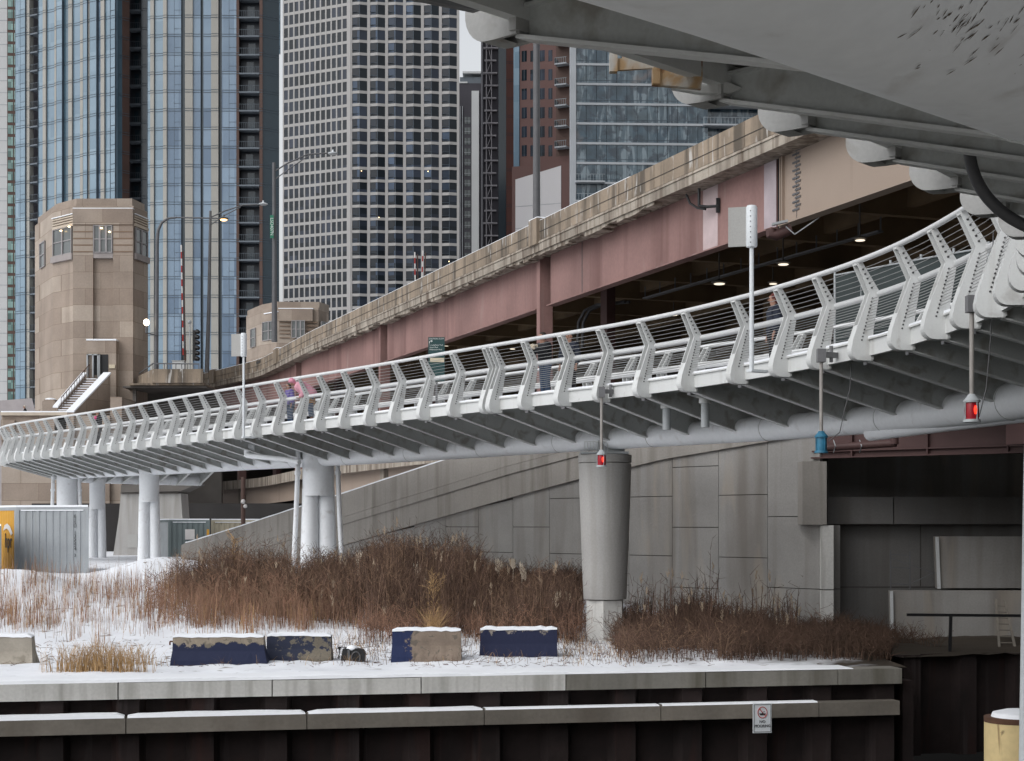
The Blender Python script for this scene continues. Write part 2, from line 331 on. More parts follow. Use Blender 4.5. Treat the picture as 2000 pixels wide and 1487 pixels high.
def thing(name, label, cat, loc, group=None):
    o = bpy.data.objects.new(name, None); C.objects.link(o); o.location = loc; o.empty_display_size = .2
    return tag(o, label, cat, group)
def struct(name, mb, m, smooth=False):
    o = mb.build(name, m, None, smooth); o['kind'] = 'structure'; return o
def text(name, s, size, M4, m, parent, align='CENTER', depth=.004, sx=1.0):
    cu = bpy.data.curves.new(name, 'FONT'); cu.body = s; cu.size = size; cu.align_x = align; cu.align_y = 'CENTER'; cu.extrude = depth
    tmp = bpy.data.objects.new('tmp', cu); C.objects.link(tmp)
    bpy.context.view_layer.update()
    me = bpy.data.meshes.new_from_object(tmp.evaluated_get(bpy.context.evaluated_depsgraph_get()))
    bpy.data.objects.remove(tmp)
    me.transform(M4 @ Matrix.Diagonal((sx, 1, 1, 1))); me.transform(Matrix.Translation(-wloc(parent)))
    me.materials.clear(); me.materials.append(m)
    o = bpy.data.objects.new(name, me); C.objects.link(o); o.parent = parent; return o
def facing(loc, d):     # text matrix: reading direction d (plan vector), upright
    d = Vector((d[0], d[1], 0)).normalized(); up = Vector((0, 0, 1)); n = d.cross(up)
    return Matrix.Translation(loc) @ Matrix(((d.x, up.x, n.x, 0), (d.y, up.y, n.y, 0), (d.z, up.z, n.z, 0), (0, 0, 0, 1)))

# ------------------------------------------------------------------ ground, water, sky is the world
def wallD(X): return 34 + .2 * X
JOG = 8.75
def gz(X, D):
    t = min(max((D - 38) / 22, 0), 1); t = t * t * (3 - 2 * t)
    l = min(max((10 - X) / 12, 0), 1)
    z = -3.18 + t * (1.15 * l + .30)
    for (mxx, my, h, rx, ry) in ((-12.6, 57.5, .62, 1.5, 1.8), (-10.9, 58.5, .25, 1.4, 1.5), (-16.6, 52, .62, 2.2, 2.0), (-14.8, 51, .38, 1.6, 1.8)):
        z += h * math.exp(-((X - mxx) / rx) ** 2 - ((D - my) / ry) ** 2)
    if D < 75:
        z += .10 * mnoise.noise(Vector((X * .45, D * .45, 1.3))) + .05 * mnoise.noise(Vector((X * 1.7, D * 1.4, 4))) + .03 * mnoise.noise(Vector((X * 3.6, D * 2.5, 9)))
        e = D - wallD(X)
        if e < 1.2: z = -3.12 + (z + 3.12) * max(e / 1.2, 0)
    return z
xs = [-4000, -1500, -600, -250, -120, -80, -60, -50] + [-42 + .5 * i for i in range(50)] + [-17 + .22 * i for i in range(150)] + [16 + .5 * i for i in range(21)] + [27, 32, 40, 60, 100, 250, 600, 1500, 4000]
xs = sorted(x for x in xs if abs(x - JOG) > .2) ; xs = sorted(xs + [JOG - .02, JOG + .02])
ds = [0, .15, .4, .8] + [1.2 + .25 * i for i in range(168)] + [46, 52, 60, 72, 90, 120, 180, 300, 600, 1500, 4500]
mb = MB(); k = len(ds)
for X in xs:
    off = 3.55 if X > JOG else .45
    for d in ds:
        D = wallD(min(max(X, -60), 60)) + off + d
        mb.v.append((X, D, gz(X, D) if d < 70 else -1.9))
for i in range(len(xs) - 1):
    for j in range(k - 1):
        mb.f.append((i * k + j, (i + 1) * k + j, (i + 1) * k + j + 1, i * k + j + 1)); mb.m.append(0)
struct('ground', mb, M['ground'], True)
mb = MB(); mb.box(-4000, 4000, -300, 30, -9, -5.2); struct('water', mb, M['water'])
mb = MB(); mb.box(-30, 60, -40, 9.5, -6, -1.72); struct('near_quay', mb, M['quay'])
# ------------------------------------------------------------------ sea wall, timber fender, sheet piles
dS = Vector((1, .2, 0)).normalized(); nS = Vector((-.2, 1, 0)).normalized()
oS = Vector((0, 34, 0))
def sxat(px):       # parameter along the sea wall for a photo column
    k_ = (px - CX) / F; X = 34 * k_ / (1 - .2 * k_); return X * math.sqrt(1.04)
sw = thing('sea_wall', 'dark rusty sheet pile sea wall with snow dusted concrete cap', 'sea wall', oS + V3(0, 0, -5))
tE = sxat(1758)
mb = MB(); period = 1.46; x = -30.0; prof = []
while x < tE + .2:
    prof += [(x, .34), (x + .12, .06), (x + .55, .06), (x + .67, .34)]; x += period
def pw(t, w, z): return oS + dS * t + nS * w + V3(0, 0, z)
for (a, b) in zip(prof, prof[1:]): mb.poly([pw(a[0], a[1], -5.6), pw(b[0], b[1], -5.6), pw(b[0], b[1], -3.43), pw(a[0], a[1], -3.43)])
mb.obox(oS, dS, nS, tE + .2, tE + .45, .3, 4.2, -5.6, -3.43)
# set back length under the bridge
x = tE + .2; prof = []
while x < 30: prof += [(x, 3.95), (x + .12, 3.65), (x + .55, 3.65), (x + .67, 3.95)]; x += period
for (a, b) in zip(prof, prof[1:]): mb.poly([pw(a[0], a[1], -5.6), pw(b[0], b[1], -5.6), pw(b[0], b[1], -3.16), pw(a[0], a[1], -3.16)])
mb.build('sheet_piling', M['pile'], sw, recalc=False)
joints = [-999, 231, 531, 821, 1103, 1375, 1633, 1758]
ts = [-30] + [sxat(p) for p in joints[1:]]
for i_, (a, b) in enumerate(zip(ts, ts[1:])):
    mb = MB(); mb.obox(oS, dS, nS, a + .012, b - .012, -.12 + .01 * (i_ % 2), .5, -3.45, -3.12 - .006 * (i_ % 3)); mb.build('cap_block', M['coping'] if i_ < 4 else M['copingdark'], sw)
mb = MB()      # wavy snow on the cap
t = -30; stp = .3
while t < tE - 1.2:
    h = lambda q: .075 * min(1, max(.25, (12 - q) / 14)) + .03 * mnoise.noise(Vector((q * .9, 0, 0)))
    e = lambda q: -.10 + .03 * mnoise.noise(Vector((q * 1.7, 3, 0)))
    a, b = t, t + stp
    pr = lambda q: [pw(q, e(q), -3.117), pw(q, e(q) + .02, -3.12 + h(q) * .8), pw(q, e(q) + .1, -3.12 + h(q)), pw(q, .75, -3.12 + h(q)), pw(q, .75, -3.117)]
    A, B = pr(a), pr(b)
    for i in range(4): mb.poly([A[i], B[i], B[i + 1], A[i + 1]])
    t += stp
mb.build('snow_cap', M['snow'], sw, True, recalc=False)
# timber wales
jw = [-60, 247, 597, 940, 1282, 1588, 1745]; tw = [-30] + [sxat(p) for p in jw[1:]]
for i, (a, b) in enumerate(zip(tw, tw[1:])):
    mb = MB(); z0, z1 = -4.10 , -3.80
    mb.obox(oS, dS, nS, a + .01, b - .01, -.34, .055, z0, z1)
    w = mb.build('timber_wale', M['timber'], sw)
    if i < 5:
        mb = MB(); t = a + .03
        while t < b - .05:
            h = lambda q: (.085 - .012 * i) * min(1, (q - a) * 8 + .3, (b - q) * 8 + .2) + .018 * mnoise.noise(Vector((q, 7, 0))) if i < 3 else .03
            pr = lambda q: [pw(q, -.335, z1 + .003), pw(q, -.31, z1 + h(q)), pw(q, -.05, z1 + h(q) * 1.05), pw(q, .05, z1 + .003)]
            A, B = pr(t), pr(min(t + .2, b - .03))
            for j in range(3): mb.poly([A[j], B[j], B[j + 1], A[j + 1]])
            t += .2
        mb.build('wale_snow', M['snow'], w, True, recalc=False)
# no mooring sign
sgc = P(1489, 1403, 33.9 + .2 * 5.1 - .6 + 0.0)
st = thing('mooring_sign', 'white NO MOORING sign with red ring hung on the timber wale', 'sign', (sgc.x, sgc.y + .05, sgc.z - .31))
sd = dS; def_n = Vector((.2, -1, 0)).normalized()
mb = MB(); mb.prism([sgc + sd * x_ + V3(0, 0, z_) for x_, z_ in ((-.205, -.31), (.205, -.31), (.205, .31), (-.205, .31))], -def_n * .02); mb.build('panel', M['signwhite'], st)
mb = MB()
for (a, b) in (((-.185, -.285), (.185, -.285)), ((.185, -.285), (.185, .285)), ((.185, .285), (-.185, .285)), ((-.185, .285), (-.185, -.285))):
    mb.bar(sgc + sd * a[0] + V3(0, 0, a[1]) + def_n * .004, sgc + sd * b[0] + V3(0, 0, b[1]) + def_n * .004, .006, .008)
mb.build('border', M['letterblack'], st)
mb = MB(); rc = sgc + V3(0, 0, .12) + def_n * .006
ring = [rc + sd * (.10 * math.cos(t)) + V3(0, 0, .115 * math.sin(t)) for t in [2 * math.pi * i / 28 for i in range(29)]]
mb.tube(ring, .008, 6, cap=False); mb.bar(rc + sd * -.068 + V3(0, 0, .08) , rc + sd * .068 + V3(0, 0, -.08), .008, .016)
mb.build('red_ring', M['signred'], st)
mb = MB(); mb.prism([rc + sd * x_ + V3(0, 0, z_) for x_, z_ in ((-.075, -.015), (-.05, -.055), (.06, -.055), (.075, -.02), (.02, -.02), (0, .005), (-.02, -.02))], def_n * .004)
mb.tube([rc + sd * (.03 + .02 * math.cos(t)) + V3(0, 0, .03 + .02 * math.sin(t)) for t in [-2.4, -1.6, -.8, 0]], .005, 5)
mb.build('boat_symbol', M['letterblack'], st)
text('lettering', 'NO', .085, facing(sgc + V3(0, 0, -.075) + def_n * .004, sd), M['letterblack'], st)
text('lettering', 'MOORING', .085, facing(sgc + V3(0, 0, -.165) + def_n * .004, sd), M['letterblack'], st, sx=.86)

# ------------------------------------------------------------------ footbridge
NEAR = [(-5.2, 4.2), (-3.6, 5.95), (-2.2, 7.45), (-1.1, 8.5), (0, 9.65), (1.1, 10.8), (2.18, 12), (3.07, 13.1), (3.87, 14.3), (4.6, 15.4), (5.3, 16.8), (5.95, 18.7),
        (6.4, 20.8), (6.62, 22.7), (6.68, 24.1), (6.6, 25.8), (6.42, 27.5), (6.1, 29.2), (5.7, 30.7), (5.2, 32.3), (4.55, 34), (3.82, 35.7), (3.0, 37.3), (2.1, 38.8),
        (1.2, 40.1), (.34, 41.4), (-1.5, 44.1), (-4.2, 48.3), (-7.6, 53.2), (-11.9, 59.6), (-15.3, 64.9), (-18.3, 69.2), (-20.7, 72.5), (-22.7, 75.4), (-24.3, 78.2),
        (-25.3, 81.2), (-25.4, 84.5), (-24.4, 87.8), (-22.4, 91), (-19.5, 94), (-15.8, 97.3), (-11.5, 101.2), (-6, 106), (1, 112)]
def catmull(pts, n=14):
    out = []; Pn = [Vector((p[0], p[1])) for p in pts]
    for i in range(1, len(Pn) - 2):
        p0, p1, p2, p3 = Pn[i - 1:i + 3]
        for j in range(n):
            t = j / n; out.append(.5 * ((2 * p1) + (p2 - p0) * t + (2 * p0 - 5 * p1 + 4 * p2 - p3) * t * t + (3 * p1 - p0 - 3 * p2 + p3) * t ** 3))
    out.append(Pn[-2]); return out
raw = catmull(NEAR)
for _ in range(10):      # smooth
    raw = [raw[0]] + [(raw[i - 1] + raw[i] * 2 + raw[i + 1]) / 4 for i in range(1, len(raw) - 1)] + [raw[-1]]
# arc-length resample
cum = [0]
for a, b in zip(raw, raw[1:]): cum.append(cum[-1] + (b - a).length)
L = cum[-1]
def at(s):
    s = min(max(s, 0), L)
    lo, hi = 0, len(cum) - 1
    while hi - lo > 1:
        m_ = (lo + hi) // 2
        if cum[m_] <= s: lo = m_
        else: hi = m_
    t = (s - cum[lo]) / max(cum[hi] - cum[lo], 1e-9); return raw[lo].lerp(raw[hi], t)
def tan(s): return (at(s + .35) - at(s - .35)).normalized()
def nor(s): t = tan(s); return Vector((t.y, -t.x))          # inward: towards the walking deck
def zdip(y): return -.10 * min(max((25 - y) / 10, 0), 1)      # the deck dips a little towards the camera
def B(s, w, z): q = at(s); p = q + nor(s) * w; return Vector((p.x, p.y, z + zdip(q.y)))
W = 4.7; Z0 = 2.9
fb = thing('footbridge', 'white steel footbridge curving across on cantilever ribs and one big tube', 'footbridge', (4, 38, -3))
SS = [i * .5 for i in range(int(L / .5) + 1)]
# post positions: read off the photo where the row is seen, even spacing elsewhere
pxs = [1881, 1824, 1757, 1678, 1597, 1521, 1438, 1340, 1253, 1174, 1097, 1026, 964, 886, 827, 771, 721, 672, 624, 583, 541, 500, 464, 425, 393, 362, 333, 303, 275, 248, 224,
       200, 175, 153, 130, 109, 88, 71, 53, 36, 21, 8]
fine = [i * .05 for i in range(int(L / .05))]
def s_for_px(px, smin):
    best = None
    for s in fine:
        if s < smin: continue
        p = at(s); q = CX + F * p.x / p.y
        if best is not None and q < px <= best[1]: return s
        best = (s, q)
    return None
posts = []; smin = None
for s in fine:
    if at(s).y > 24.3: smin = s - 2.5; break
s0 = smin
for px in pxs:
    s = s_for_px(px, s0)
    if s is None: break
    posts.append(s); s0 = s
#print('posts', len(posts), [round(b - a, 2) for a, b in zip(posts, posts[1:])])
Lend = next(q for q in [L * .5 + .25 * i for i in range(9999)] if at(q).y > 86 and CX + F * B(q, 2.95, 2).x / B(q, 2.95, 2).y > 388)
pre = []
for px in (1970, 1877, 1758, 1592, 1428, 1028):
    c_ = [q for q in fine if 2 < q and at(q).y < 17.5]; pre.append(min(c_, key=lambda q: abs(CX + F * B(q, .235, 2.9).x / B(q, .235, 2.9).y - px)))
s = pre[-1] - 1.6
while s > .6: pre.append(s); s -= 1.55
n_ = round((posts[0] - pre[0]) / 1.5); pre += [pre[0] + (posts[0] - pre[0]) * i / n_ for i in range(1, n_)]
post_tail = []; s = posts[-1] + 1.5
while s < Lend: post_tail.append(s); s += 1.5
allposts = sorted(pre) + posts + post_tail[:4]
# tube z
def trad(s): return interp0([(13, .60), (24, .40), (34, .29), (200, .28)], at(s).y)
def interp0(pts, x):
    if x <= pts[0][0]: return pts[0][1]
    for (a, b), (c, d) in zip(pts, pts[1:]):
        if x <= c: return b + (d - b) * (x - a) / (c - a)
    return pts[-1][1]
def tz(s): return interp0([(6, 1.95), (11, 2.03), (20, 1.95), (30, 1.88), (40, 1.98), (52, 2.0), (76, 2.18), (200, 2.18)], at(s).y) + trad(s)
TW = 2.95
SS = [q for q in SS if q <= Lend]
mb = MB(); mb.tube([B(s, TW, tz(s)) for s in SS], [trad(s) for s in SS], 28); mb.build('tube_girder', M['tube'], fb, True)
# deck slab + fascia + snow
def sweep(prof, ss, mb, mi=0, closed=True):
    k0 = len(mb.v); n = len(prof)
    for s in ss:
        for (w, z) in prof: mb.v.append(tuple(B(s, w, z)))
    for i in range(len(ss) - 1):
        for j in range(n if closed else n - 1):
            j2 = (j + 1) % n; a = k0 + i * n
            mb.f.append((a + j, a + j2, a + n + j2, a + n + j)); mb.m.append(mi)
mb = MB(); sweep([(.27, 3.12), (W - .27, 3.12), (W - .27, 3.26), (.27, 3.26)], SS, mb); mb.build('deck_slab', M['deckunder'], fb)
for side in (0, 1):
    q = (lambda w: w) if side == 0 else (lambda w: W - w)
    mb = MB(); sweep([(q(.17), 2.99), (q(.25), 2.99), (q(.25), 3.27), (q(.17), 3.27)], SS, mb); sweep([(q(.13), 3.27), (q(.27), 3.27), (q(.27), 3.295), (q(.13), 3.295)], SS, mb)
    mb.build('edge_beam', M['white'], fb)
    mb = MB(); sweep([(q(.02), 4.60), (q(-.03), 4.65), (q(.02), 4.70), (q(.07), 4.65)], [], mb)
    mb.tube([B(s, q(-.02), 4.66) for s in SS], .048, 10); mb.build('top_rail', M['railwhite'], fb, True)
    mb = MB(); mb.tube([B(s, q(.35), 4.09) for s in SS], .056, 10); mb.build('middle_rail', M['railwhite'], fb, True)
    mb = MB(); mb.tube([B(s, q(.52), 4.15) for s in SS], .03, 8); mb.build('hand_rail', M['white'], fb, True)
mb = MB(); sweep([(.272, 3.262), (.275, 3.36), (.6, 3.34), (1.2, 3.30), (3.4, 3.30), (4.1, 3.34), (W - .275, 3.36), (W - .272, 3.262)], SS, mb, closed=False)
mb.build('deck_snow', M['snowpath'], fb, recalc=False)
mb = MB()
for i, s in enumerate(SS[:-1]):
    h = lambda q: .02 + .035 * max(0, mnoise.noise(Vector((q * 1.1, 2, 0))) + .35)
    pr = lambda q: [B(q, .135, 3.298), B(q, .14, 3.30 + h(q)), B(q, .272, 3.31 + h(q)), B(q, .272, 3.298)]
    A, Bb = pr(s), pr(SS[i + 1])
    for j in range(3): mb.poly([A[j], Bb[j], Bb[j + 1], A[j + 1]])
mb.build('ledge_snow', M['snow'], fb, True, recalc=False)
# railing cables
def wire_w(z): return .245 - (z - 4.12) * .52 if z > 4.1 else .02 + (z - 3.26) * .27
zs_u = [4.20, 4.28, 4.36, 4.44, 4.52]; zs_l = [3.42 + .052 * i for i in range(12)]
camhit = [s for s in SS]
mb = MB()
for z in zs_u + zs_l: mb.tube([B(s, wire_w(z), z) for s in SS[::2]], .006, 4, cap=False)
mb.build('railing_cables', M['cable'], fb, True)
mb = MB()
for z in zs_u + zs_l[::2]: mb.tube([B(s, W - wire_w(z), z) for s in SS[::2]], .006, 4, cap=False)
mb.build('railing_cables', M['cable'], fb, True)
# post mesh (local: x = inward, y = along, z relative to Z0)
outer = [(.06, 0)] + [(.0 + .178 * math.cos(R(a)), .185 + .183 * math.sin(R(a))) for a in range(258, 160, -14)] + [(-.145, .36), (-.055, .62), (.165, 1.2), (-.075, 1.72)]
inner = [(.035, 1.73), (.345, 1.25), (.345, 1.14), (.24, .52), (.235, 0)]
def post_mesh():
    mb = MB()
    for y in (-.10, .075): mb.prism([(x_, y, z_) for x_, z_ in outer + inner], (0, .025, 0))
    web = outer[:len(outer) - 2]
    for a, b in zip(web, web[1:]):
        mb.hexa([(a[0], -.075, a[1]), (a[0], .075, a[1]), (a[0] + .02, .075, a[1] + .01), (a[0] + .02, -.075, a[1] + .01),
                 (b[0], -.075, b[1]), (b[0], .075, b[1]), (b[0] + .02, .075, b[1] + .01), (b[0] + .02, -.075, b[1] + .01)])
    mb.box(.19, .245, -.112, .112, .02, .42)
    mb.box(-.06, .03, -.07, .07, 1.69, 1.72)
    for zz in [.36 + .062 * i for i in range(13)] + [1.29 + .08 * i for i in range(5)]:
        if zz < 1.2: xx = .02 + (zz - .36) * .27
        else: xx = .245 - (zz - 1.22) * .52
        for y in (-.104, .104): mb.tube([(xx, y - .004, zz), (xx, y + .004, zz)], .016 if zz < 1.2 else .019, 8, 1)
    return mb
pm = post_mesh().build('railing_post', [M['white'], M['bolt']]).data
bpy.data.objects.remove(bpy.data.objects['railing_post'])
rm = MB()
rm.prism([(.24, 0, .16), (.24, 0, .01), (2.72, 0, -.70), (2.95, 0, -.74), (3.2, 0, -.66), (W - .24, 0, .01), (W - .24, 0, .16)], (0, .018, 0))
for a, b in (((.20, .0), (2.74, -.71)), ((W - .20, .0), (3.2, -.67))): rm.bar((a[0], .009, a[1]), (b[0], .009, b[1]), .15, .024, 1, up=(0, 0, 1))
rm.box(.245, W - .245, -.05, .07, .16, .18)
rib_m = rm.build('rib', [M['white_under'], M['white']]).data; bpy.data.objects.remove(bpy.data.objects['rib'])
bo = wloc(fb)
def place(name, me, s, w=0, flip=False, z=Z0):
    p = B(s, w, z); t = nor(s); a = math.atan2(t.y, t.x) + (math.pi if flip else 0)
    o = bpy.data.objects.new(name, me); C.objects.link(o); o.parent = fb; o.location = p - bo; o.rotation_euler = (0, 0, a); return o
n_near = 0
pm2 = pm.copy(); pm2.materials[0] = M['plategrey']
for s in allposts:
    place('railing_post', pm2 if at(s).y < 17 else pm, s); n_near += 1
print('near posts', n_near, 'far', end=' ')
far = [s for s in posts if 300 < CX + F * B(s, W, 4).x / B(s, W, 4).y < 1960][::1][:34]
for s in far: place('railing_post', pm, s, W, True)
print(len(far))
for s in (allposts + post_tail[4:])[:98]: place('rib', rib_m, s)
# small brackets and clip angles below the fascia
cl = MB(); cl.box(.25, .41, .2, .34, -.04, .09); cl_m = cl.build('clip_angle', M['greysteel']).data; bpy.data.objects.remove(bpy.data.objects['clip_angle'])
for s in posts: place('clip_angle', cl_m, s)
for i, s in enumerate([1.9 + 4.1 * q for q in range(26)]):
    if s > Lend - 1: break
    c, c2 = B(s, TW, tz(s)), B(s + .05, TW, tz(s + .05)); ax = (c2 - c).normalized(); a_ = ax.cross(Vector((0, 0, 1))).normalized(); b_ = a_.cross(ax); r0 = trad(s) + .001
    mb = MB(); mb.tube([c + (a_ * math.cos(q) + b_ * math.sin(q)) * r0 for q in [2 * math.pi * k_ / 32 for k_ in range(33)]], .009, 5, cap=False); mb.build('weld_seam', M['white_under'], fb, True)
# old mud stains and flaking marks on the overhead tube
mb = MB(); rs = random.Random(6); svis = [q * .02 for q in range(int(14 / .02))]
def tube_hit(px, py):
    # point of the tube surface seen in direction of the photo pixel
    d = Vector(((px - CX) / F, 1, (HY - py) / F)).normalized(); t = 2.0
    while t < 16:
        p = d * t
        s_ = min(SS[:44], key=lambda q: (B(q, TW, tz(q)) - p).length); c = B(s_, TW, tz(s_)); c2 = B(s_ + .5, TW, tz(s_ + .5)); ax = (c2 - c).normalized(); v = p - c; v -= ax * v.dot(ax)
        if v.length < trad(s_) + .004: return p, v.normalized(), ax
        t += .03
    return None
for i in range(90):
    px, py = (rs.gauss(1880, 45), rs.gauss(45, 30)) if i % 3 else (rs.uniform(1770, 2010), rs.uniform(5, 150))
    h = tube_hit(px, py)
    if not h: continue
    p, nrm, ax = h; side = ax.cross(nrm).normalized(); dv = (side * rs.uniform(.6, 1) + ax * rs.uniform(-.5, .3)).normalized(); w_ = dv.cross(nrm).normalized(); l_ = rs.uniform(.008, .035); ww = rs.uniform(.002, .006); q = p + nrm * .004
    mb.poly([q - dv * l_ - w_ * ww * .3, q - w_ * ww, q + dv * l_, q + w_ * ww])
mb.build('mud_streaks', M['mud'], fb, recalc=False)
# expansion joint, doubled post near the middle of the row
place('railing_post', pm, posts[12] + .33)
# bridge supports ------------------------------------------------------------
def s_near(px):
    return min((s for s in fine if posts[0] < s < posts[-1]), key=lambda s: abs(CX + F * B(s, TW, 2).x / B(s, TW, 2).y - px))
# big concrete column
sc_ = s_near(1181); pc = B(sc_, TW, 0); Dc = pc.y; kk = Dc / F
cx_, cy_ = pc.x, pc.y
zc = lambda y: (HY - y) * kk
col = thing('bridge_column', 'tall tapered round concrete column under the footbridge tube', 'column', (cx_, cy_, -3.3))
mb = MB(); mb.lathe(cx_, cy_, [(.57, zc(1170)), (.60, zc(1120)), (.68, zc(960)), (.70, zc(906))], 40); mb.build('shaft', M['column'], col, True)
mb = MB(); mb.lathe(cx_, cy_, [(.655, zc(906) + .0), (.655, zc(904))], 40); mb.lathe(cx_, cy_, [(.71, zc(904)), (.71, zc(889))], 40); mb.build('cap', M['column'], col, True)
mb = MB(); r8 = .54; pts8 = [(cx_ + r8 * math.cos(a), cy_ + r8 * math.sin(a), -3.35) for a in [R(22 + 60 * i) for i in range(6)]]
mb.prism(pts8, (0, 0, zc(1172) + 3.35)); mb.build('base_shaft', M['coping'], col)
mb = MB(); mb.obox((cx_, cy_), (1, 0), (0, 1), -.66, .60, -.6, .6, zc(888), zc(884)); mb.box(cx_ - .2, cx_ + .5, cy_ - .35, cy_ + .35, zc(884), zc(862)); mb.build('bearing_plate', M['galv'], col)
mb = MB()
for i in range(9): mb.bar((cx_ - .56 + i * .075, cy_ - .5, zc(884)), (cx_ - .56 + i * .075, cy_ - .5, zc(866)), .012, .012)
mb.bar((cx_ - .57, cy_ - .5, zc(865)), (cx_ + .05, cy_ - .5, zc(865)), .02, .02); mb.build('bearing_guard', M['white'], col)
# steel A-legs
def steel_leg(px, halfw, ytop, ybase, label, drains=True, r=.55, D=None, split=.70):
    s = s_near(px); p = B(s, TW, 0) if D is None else P(px, HY, D); k_ = p.y / F; zb = min((HY - ybase) * k_, gz(p.x, p.y)); zt = (HY - ytop) * k_
    t = thing('steel_pier', label, 'bridge pier', (p.x, p.y, zb), 'paired steel piers under the footbridge')
    zs_ = zb + (zt - zb) * split
    mb = MB(); mb.lathe(p.x, p.y, [(r, zs_ - .1), (r * 1.02, zt + .25)], 26); mb.build('pier_head', M['tube'], t, True)
    d_ = Vector((1, .25, 0)).normalized()
    for sg in (-1, 1):
        c0 = Vector((p.x, p.y, 0)) + d_ * (sg * r * .50); c1 = Vector((p.x, p.y, 0)) + d_ * (sg * r * .60)
        mb = MB(); mb.tube([(c1.x, c1.y, zb - .1), (c0.x, c0.y, zs_ + .15)], [r * .60, r * .53], 20); l_ = mb.build('leg', M['tube'], t, True)
        mb = MB(); mb.box(c1.x - r * .55, c1.x + r * .55, c1.y - r * .55, c1.y + r * .55, zb - .1, zb + .06); mb.build('base_plate', M['galv'], l_)
    if drains:
        for sg, top in ((-1, .35), (1, .1)):
            x0 = p.x + sg * (r + .15); mb = MB()
            mb.tube([(x0 + sg * .16, p.y - .2, zb + .05), (x0 + sg * .06, p.y - .2, zb + (zt - zb) * .5), (x0, p.y - .2, zt - .55), (x0 - sg * .02, p.y - .2, zt + top)], .085, 12)
            mb.tube([(x0, p.y - .2, zt - .62), (x0, p.y - .2, zt - .5)], .11, 12)
            mb.build('drain_pipe', M['tube'], t, True)
    return t
steel_leg(622, .62, 893, 1090, 'pale steel pier with drain pipes rising behind the reeds beside the ramp')
steel_leg(291, .85, 922, 1096, 'round steel pier on splayed legs beside the slate container', False, r=.42)
steel_leg(112, .7, 935, 1130, 'short steel pier behind the yellow ended container', True, r=.5)
steel_leg(190, 1.1, 945, 1098, 'slender pair of steel legs right beside the grey container', False, r=.40, D=86)
# drain main running between pier and deck
tgd = thing('drain_main', 'white drain main hung below the footbridge deck beside the steel pier', 'pipe', P(560, 900, 56))
mb = MB(); mb.tube([P(482, 890, 58), P(560, 898, 56.6), P(585, 903, 56)], .09, 12); mb.tube([P(482, 892, 58), P(482, 878, 58)], .1, 12); mb.build('pipe_run', M['tube'], tgd, True)
mb = MB(); mb.tube([P(486, 872, 58), P(498, 872, 58)], .17, 14); mb.build('pipe_cap', M['signwhite'], tgd, True)
# downpipes seen mid-right
for px, y0, y1, lb in ((1302, 790, 840, 'left short grey drain pipe under the deck edge'), (1377, 780, 835, 'right short grey drain pipe under the deck edge')):
    s = min((q for q in fine if posts[0] < q < posts[-1]), key=lambda q: abs(CX + F * B(q, .9, 2).x / B(q, .9, 2).y - px)); p = B(s, .9, 0); kk_ = p.y / F
    t = thing('drain_pipe', lb, 'drain pipe', (p.x, p.y, (HY - y0) * kk_), 'short drain pipes below the deck edge')
    mb = MB(); mb.lathe(p.x, p.y, [(.095, (HY - y1) * kk_), (.095, (HY - y0 - 8) * kk_)], 16); mb.build('pipe', M['galv'], t, True)
    mb = MB(); mb.lathe(p.x, p.y, [(.14, (HY - y0 - 8) * kk_), (.14, (HY - y0 + 1) * kk_)], 16); mb.bar((p.x, p.y, (HY - y0) * kk_), (p.x - .35, p.y + .1, (HY - y0) * kk_ + .12), .05, .05); mb.build('pipe_collar', M['white'], t, True)
# pipe behind the tube at the right
tg2 = thing('utility_pipe', 'pale pipe running below the footbridge tube at the right edge', 'pipe', P(1850, 830, 31))
mb = MB(); mb.tube([P(1700, 846, 34.5), P(1850, 826, 32), P(2010, 806, 29.4), P(2150, 786, 27.8)], .17, 14); mb.build('pipe_run', M['tube'], tg2, True)
# near the camera: big black conduit looping from the tube to the rail, rusty hangers, mud nests
cd = thing('conduit', 'thick dark grey conduit bending down from the overhead tube', 'conduit', P(1893, 240, 11))
mb = MB(); pts = [(1897, 232, 11.3), (1893, 262, 11.3), (1893, 300, 11.3), (1901, 340, 11.3), (1922, 380, 11.3), (1955, 414, 11.3), (1990, 436, 11.3), (2040, 458, 11.3)]
cc = [P(*q) for q in pts]
for _ in range(3): cc = [cc[0]] + [a.lerp(b, t) for a, b in zip(cc, cc[1:]) for t in (.25, .75)] + [cc[-1]]
mb.tube(cc, .042, 16); mb.build('conduit_run', M['hose'], cd, True)
hb = thing('rusty_hanger', 'rust stained steel hanger frame under the overhead deck', 'hanger', P(1290, 130, 10.6))
mb = MB()
def hb_bar(a, b, w, h, Da=10.6, Db=10.6): mb.bar(P(*a, Da), P(*b, Db), w, h)
hb_bar((1198, 105), (1198, 142), .06, .05); hb_bar((1192, 128), (1290, 122), .03, .075); hb_bar((1287, 100), (1287, 138), .06, .07)
hb_bar((1275, 152), (1370, 160), .05, .10); hb_bar((1281, 135), (1281, 166), .07, .05); hb_bar((1362, 112), (1362, 158), .07, .06); hb_bar((1215, 112), (1330, 108), .02, .03)
hb_bar((1300, 128), (1360, 140), .015, .05)
mb.build('hanger_frame', M['rustpaint'], hb)
mb = MB(); mb.prism([P(1312, 172, 10.75), P(1420, 160, 10.75), P(1450, 172, 10.75), P(1430, 181, 10.75), P(1370, 182, 10.75)], (0, .06, 0)); mb.build('gusset_plate', M['white'], hb)
dk = thing('dark_conduit_box', 'dark grey box duct hanging at the top beside the first rib', 'duct', P(900, 5, 9.3))
mb = MB(); mb.bar(P(780, -22, 8.9), P(930, 9, 9.3), .055, .085); mb.build('duct', M['greysteel'], dk)
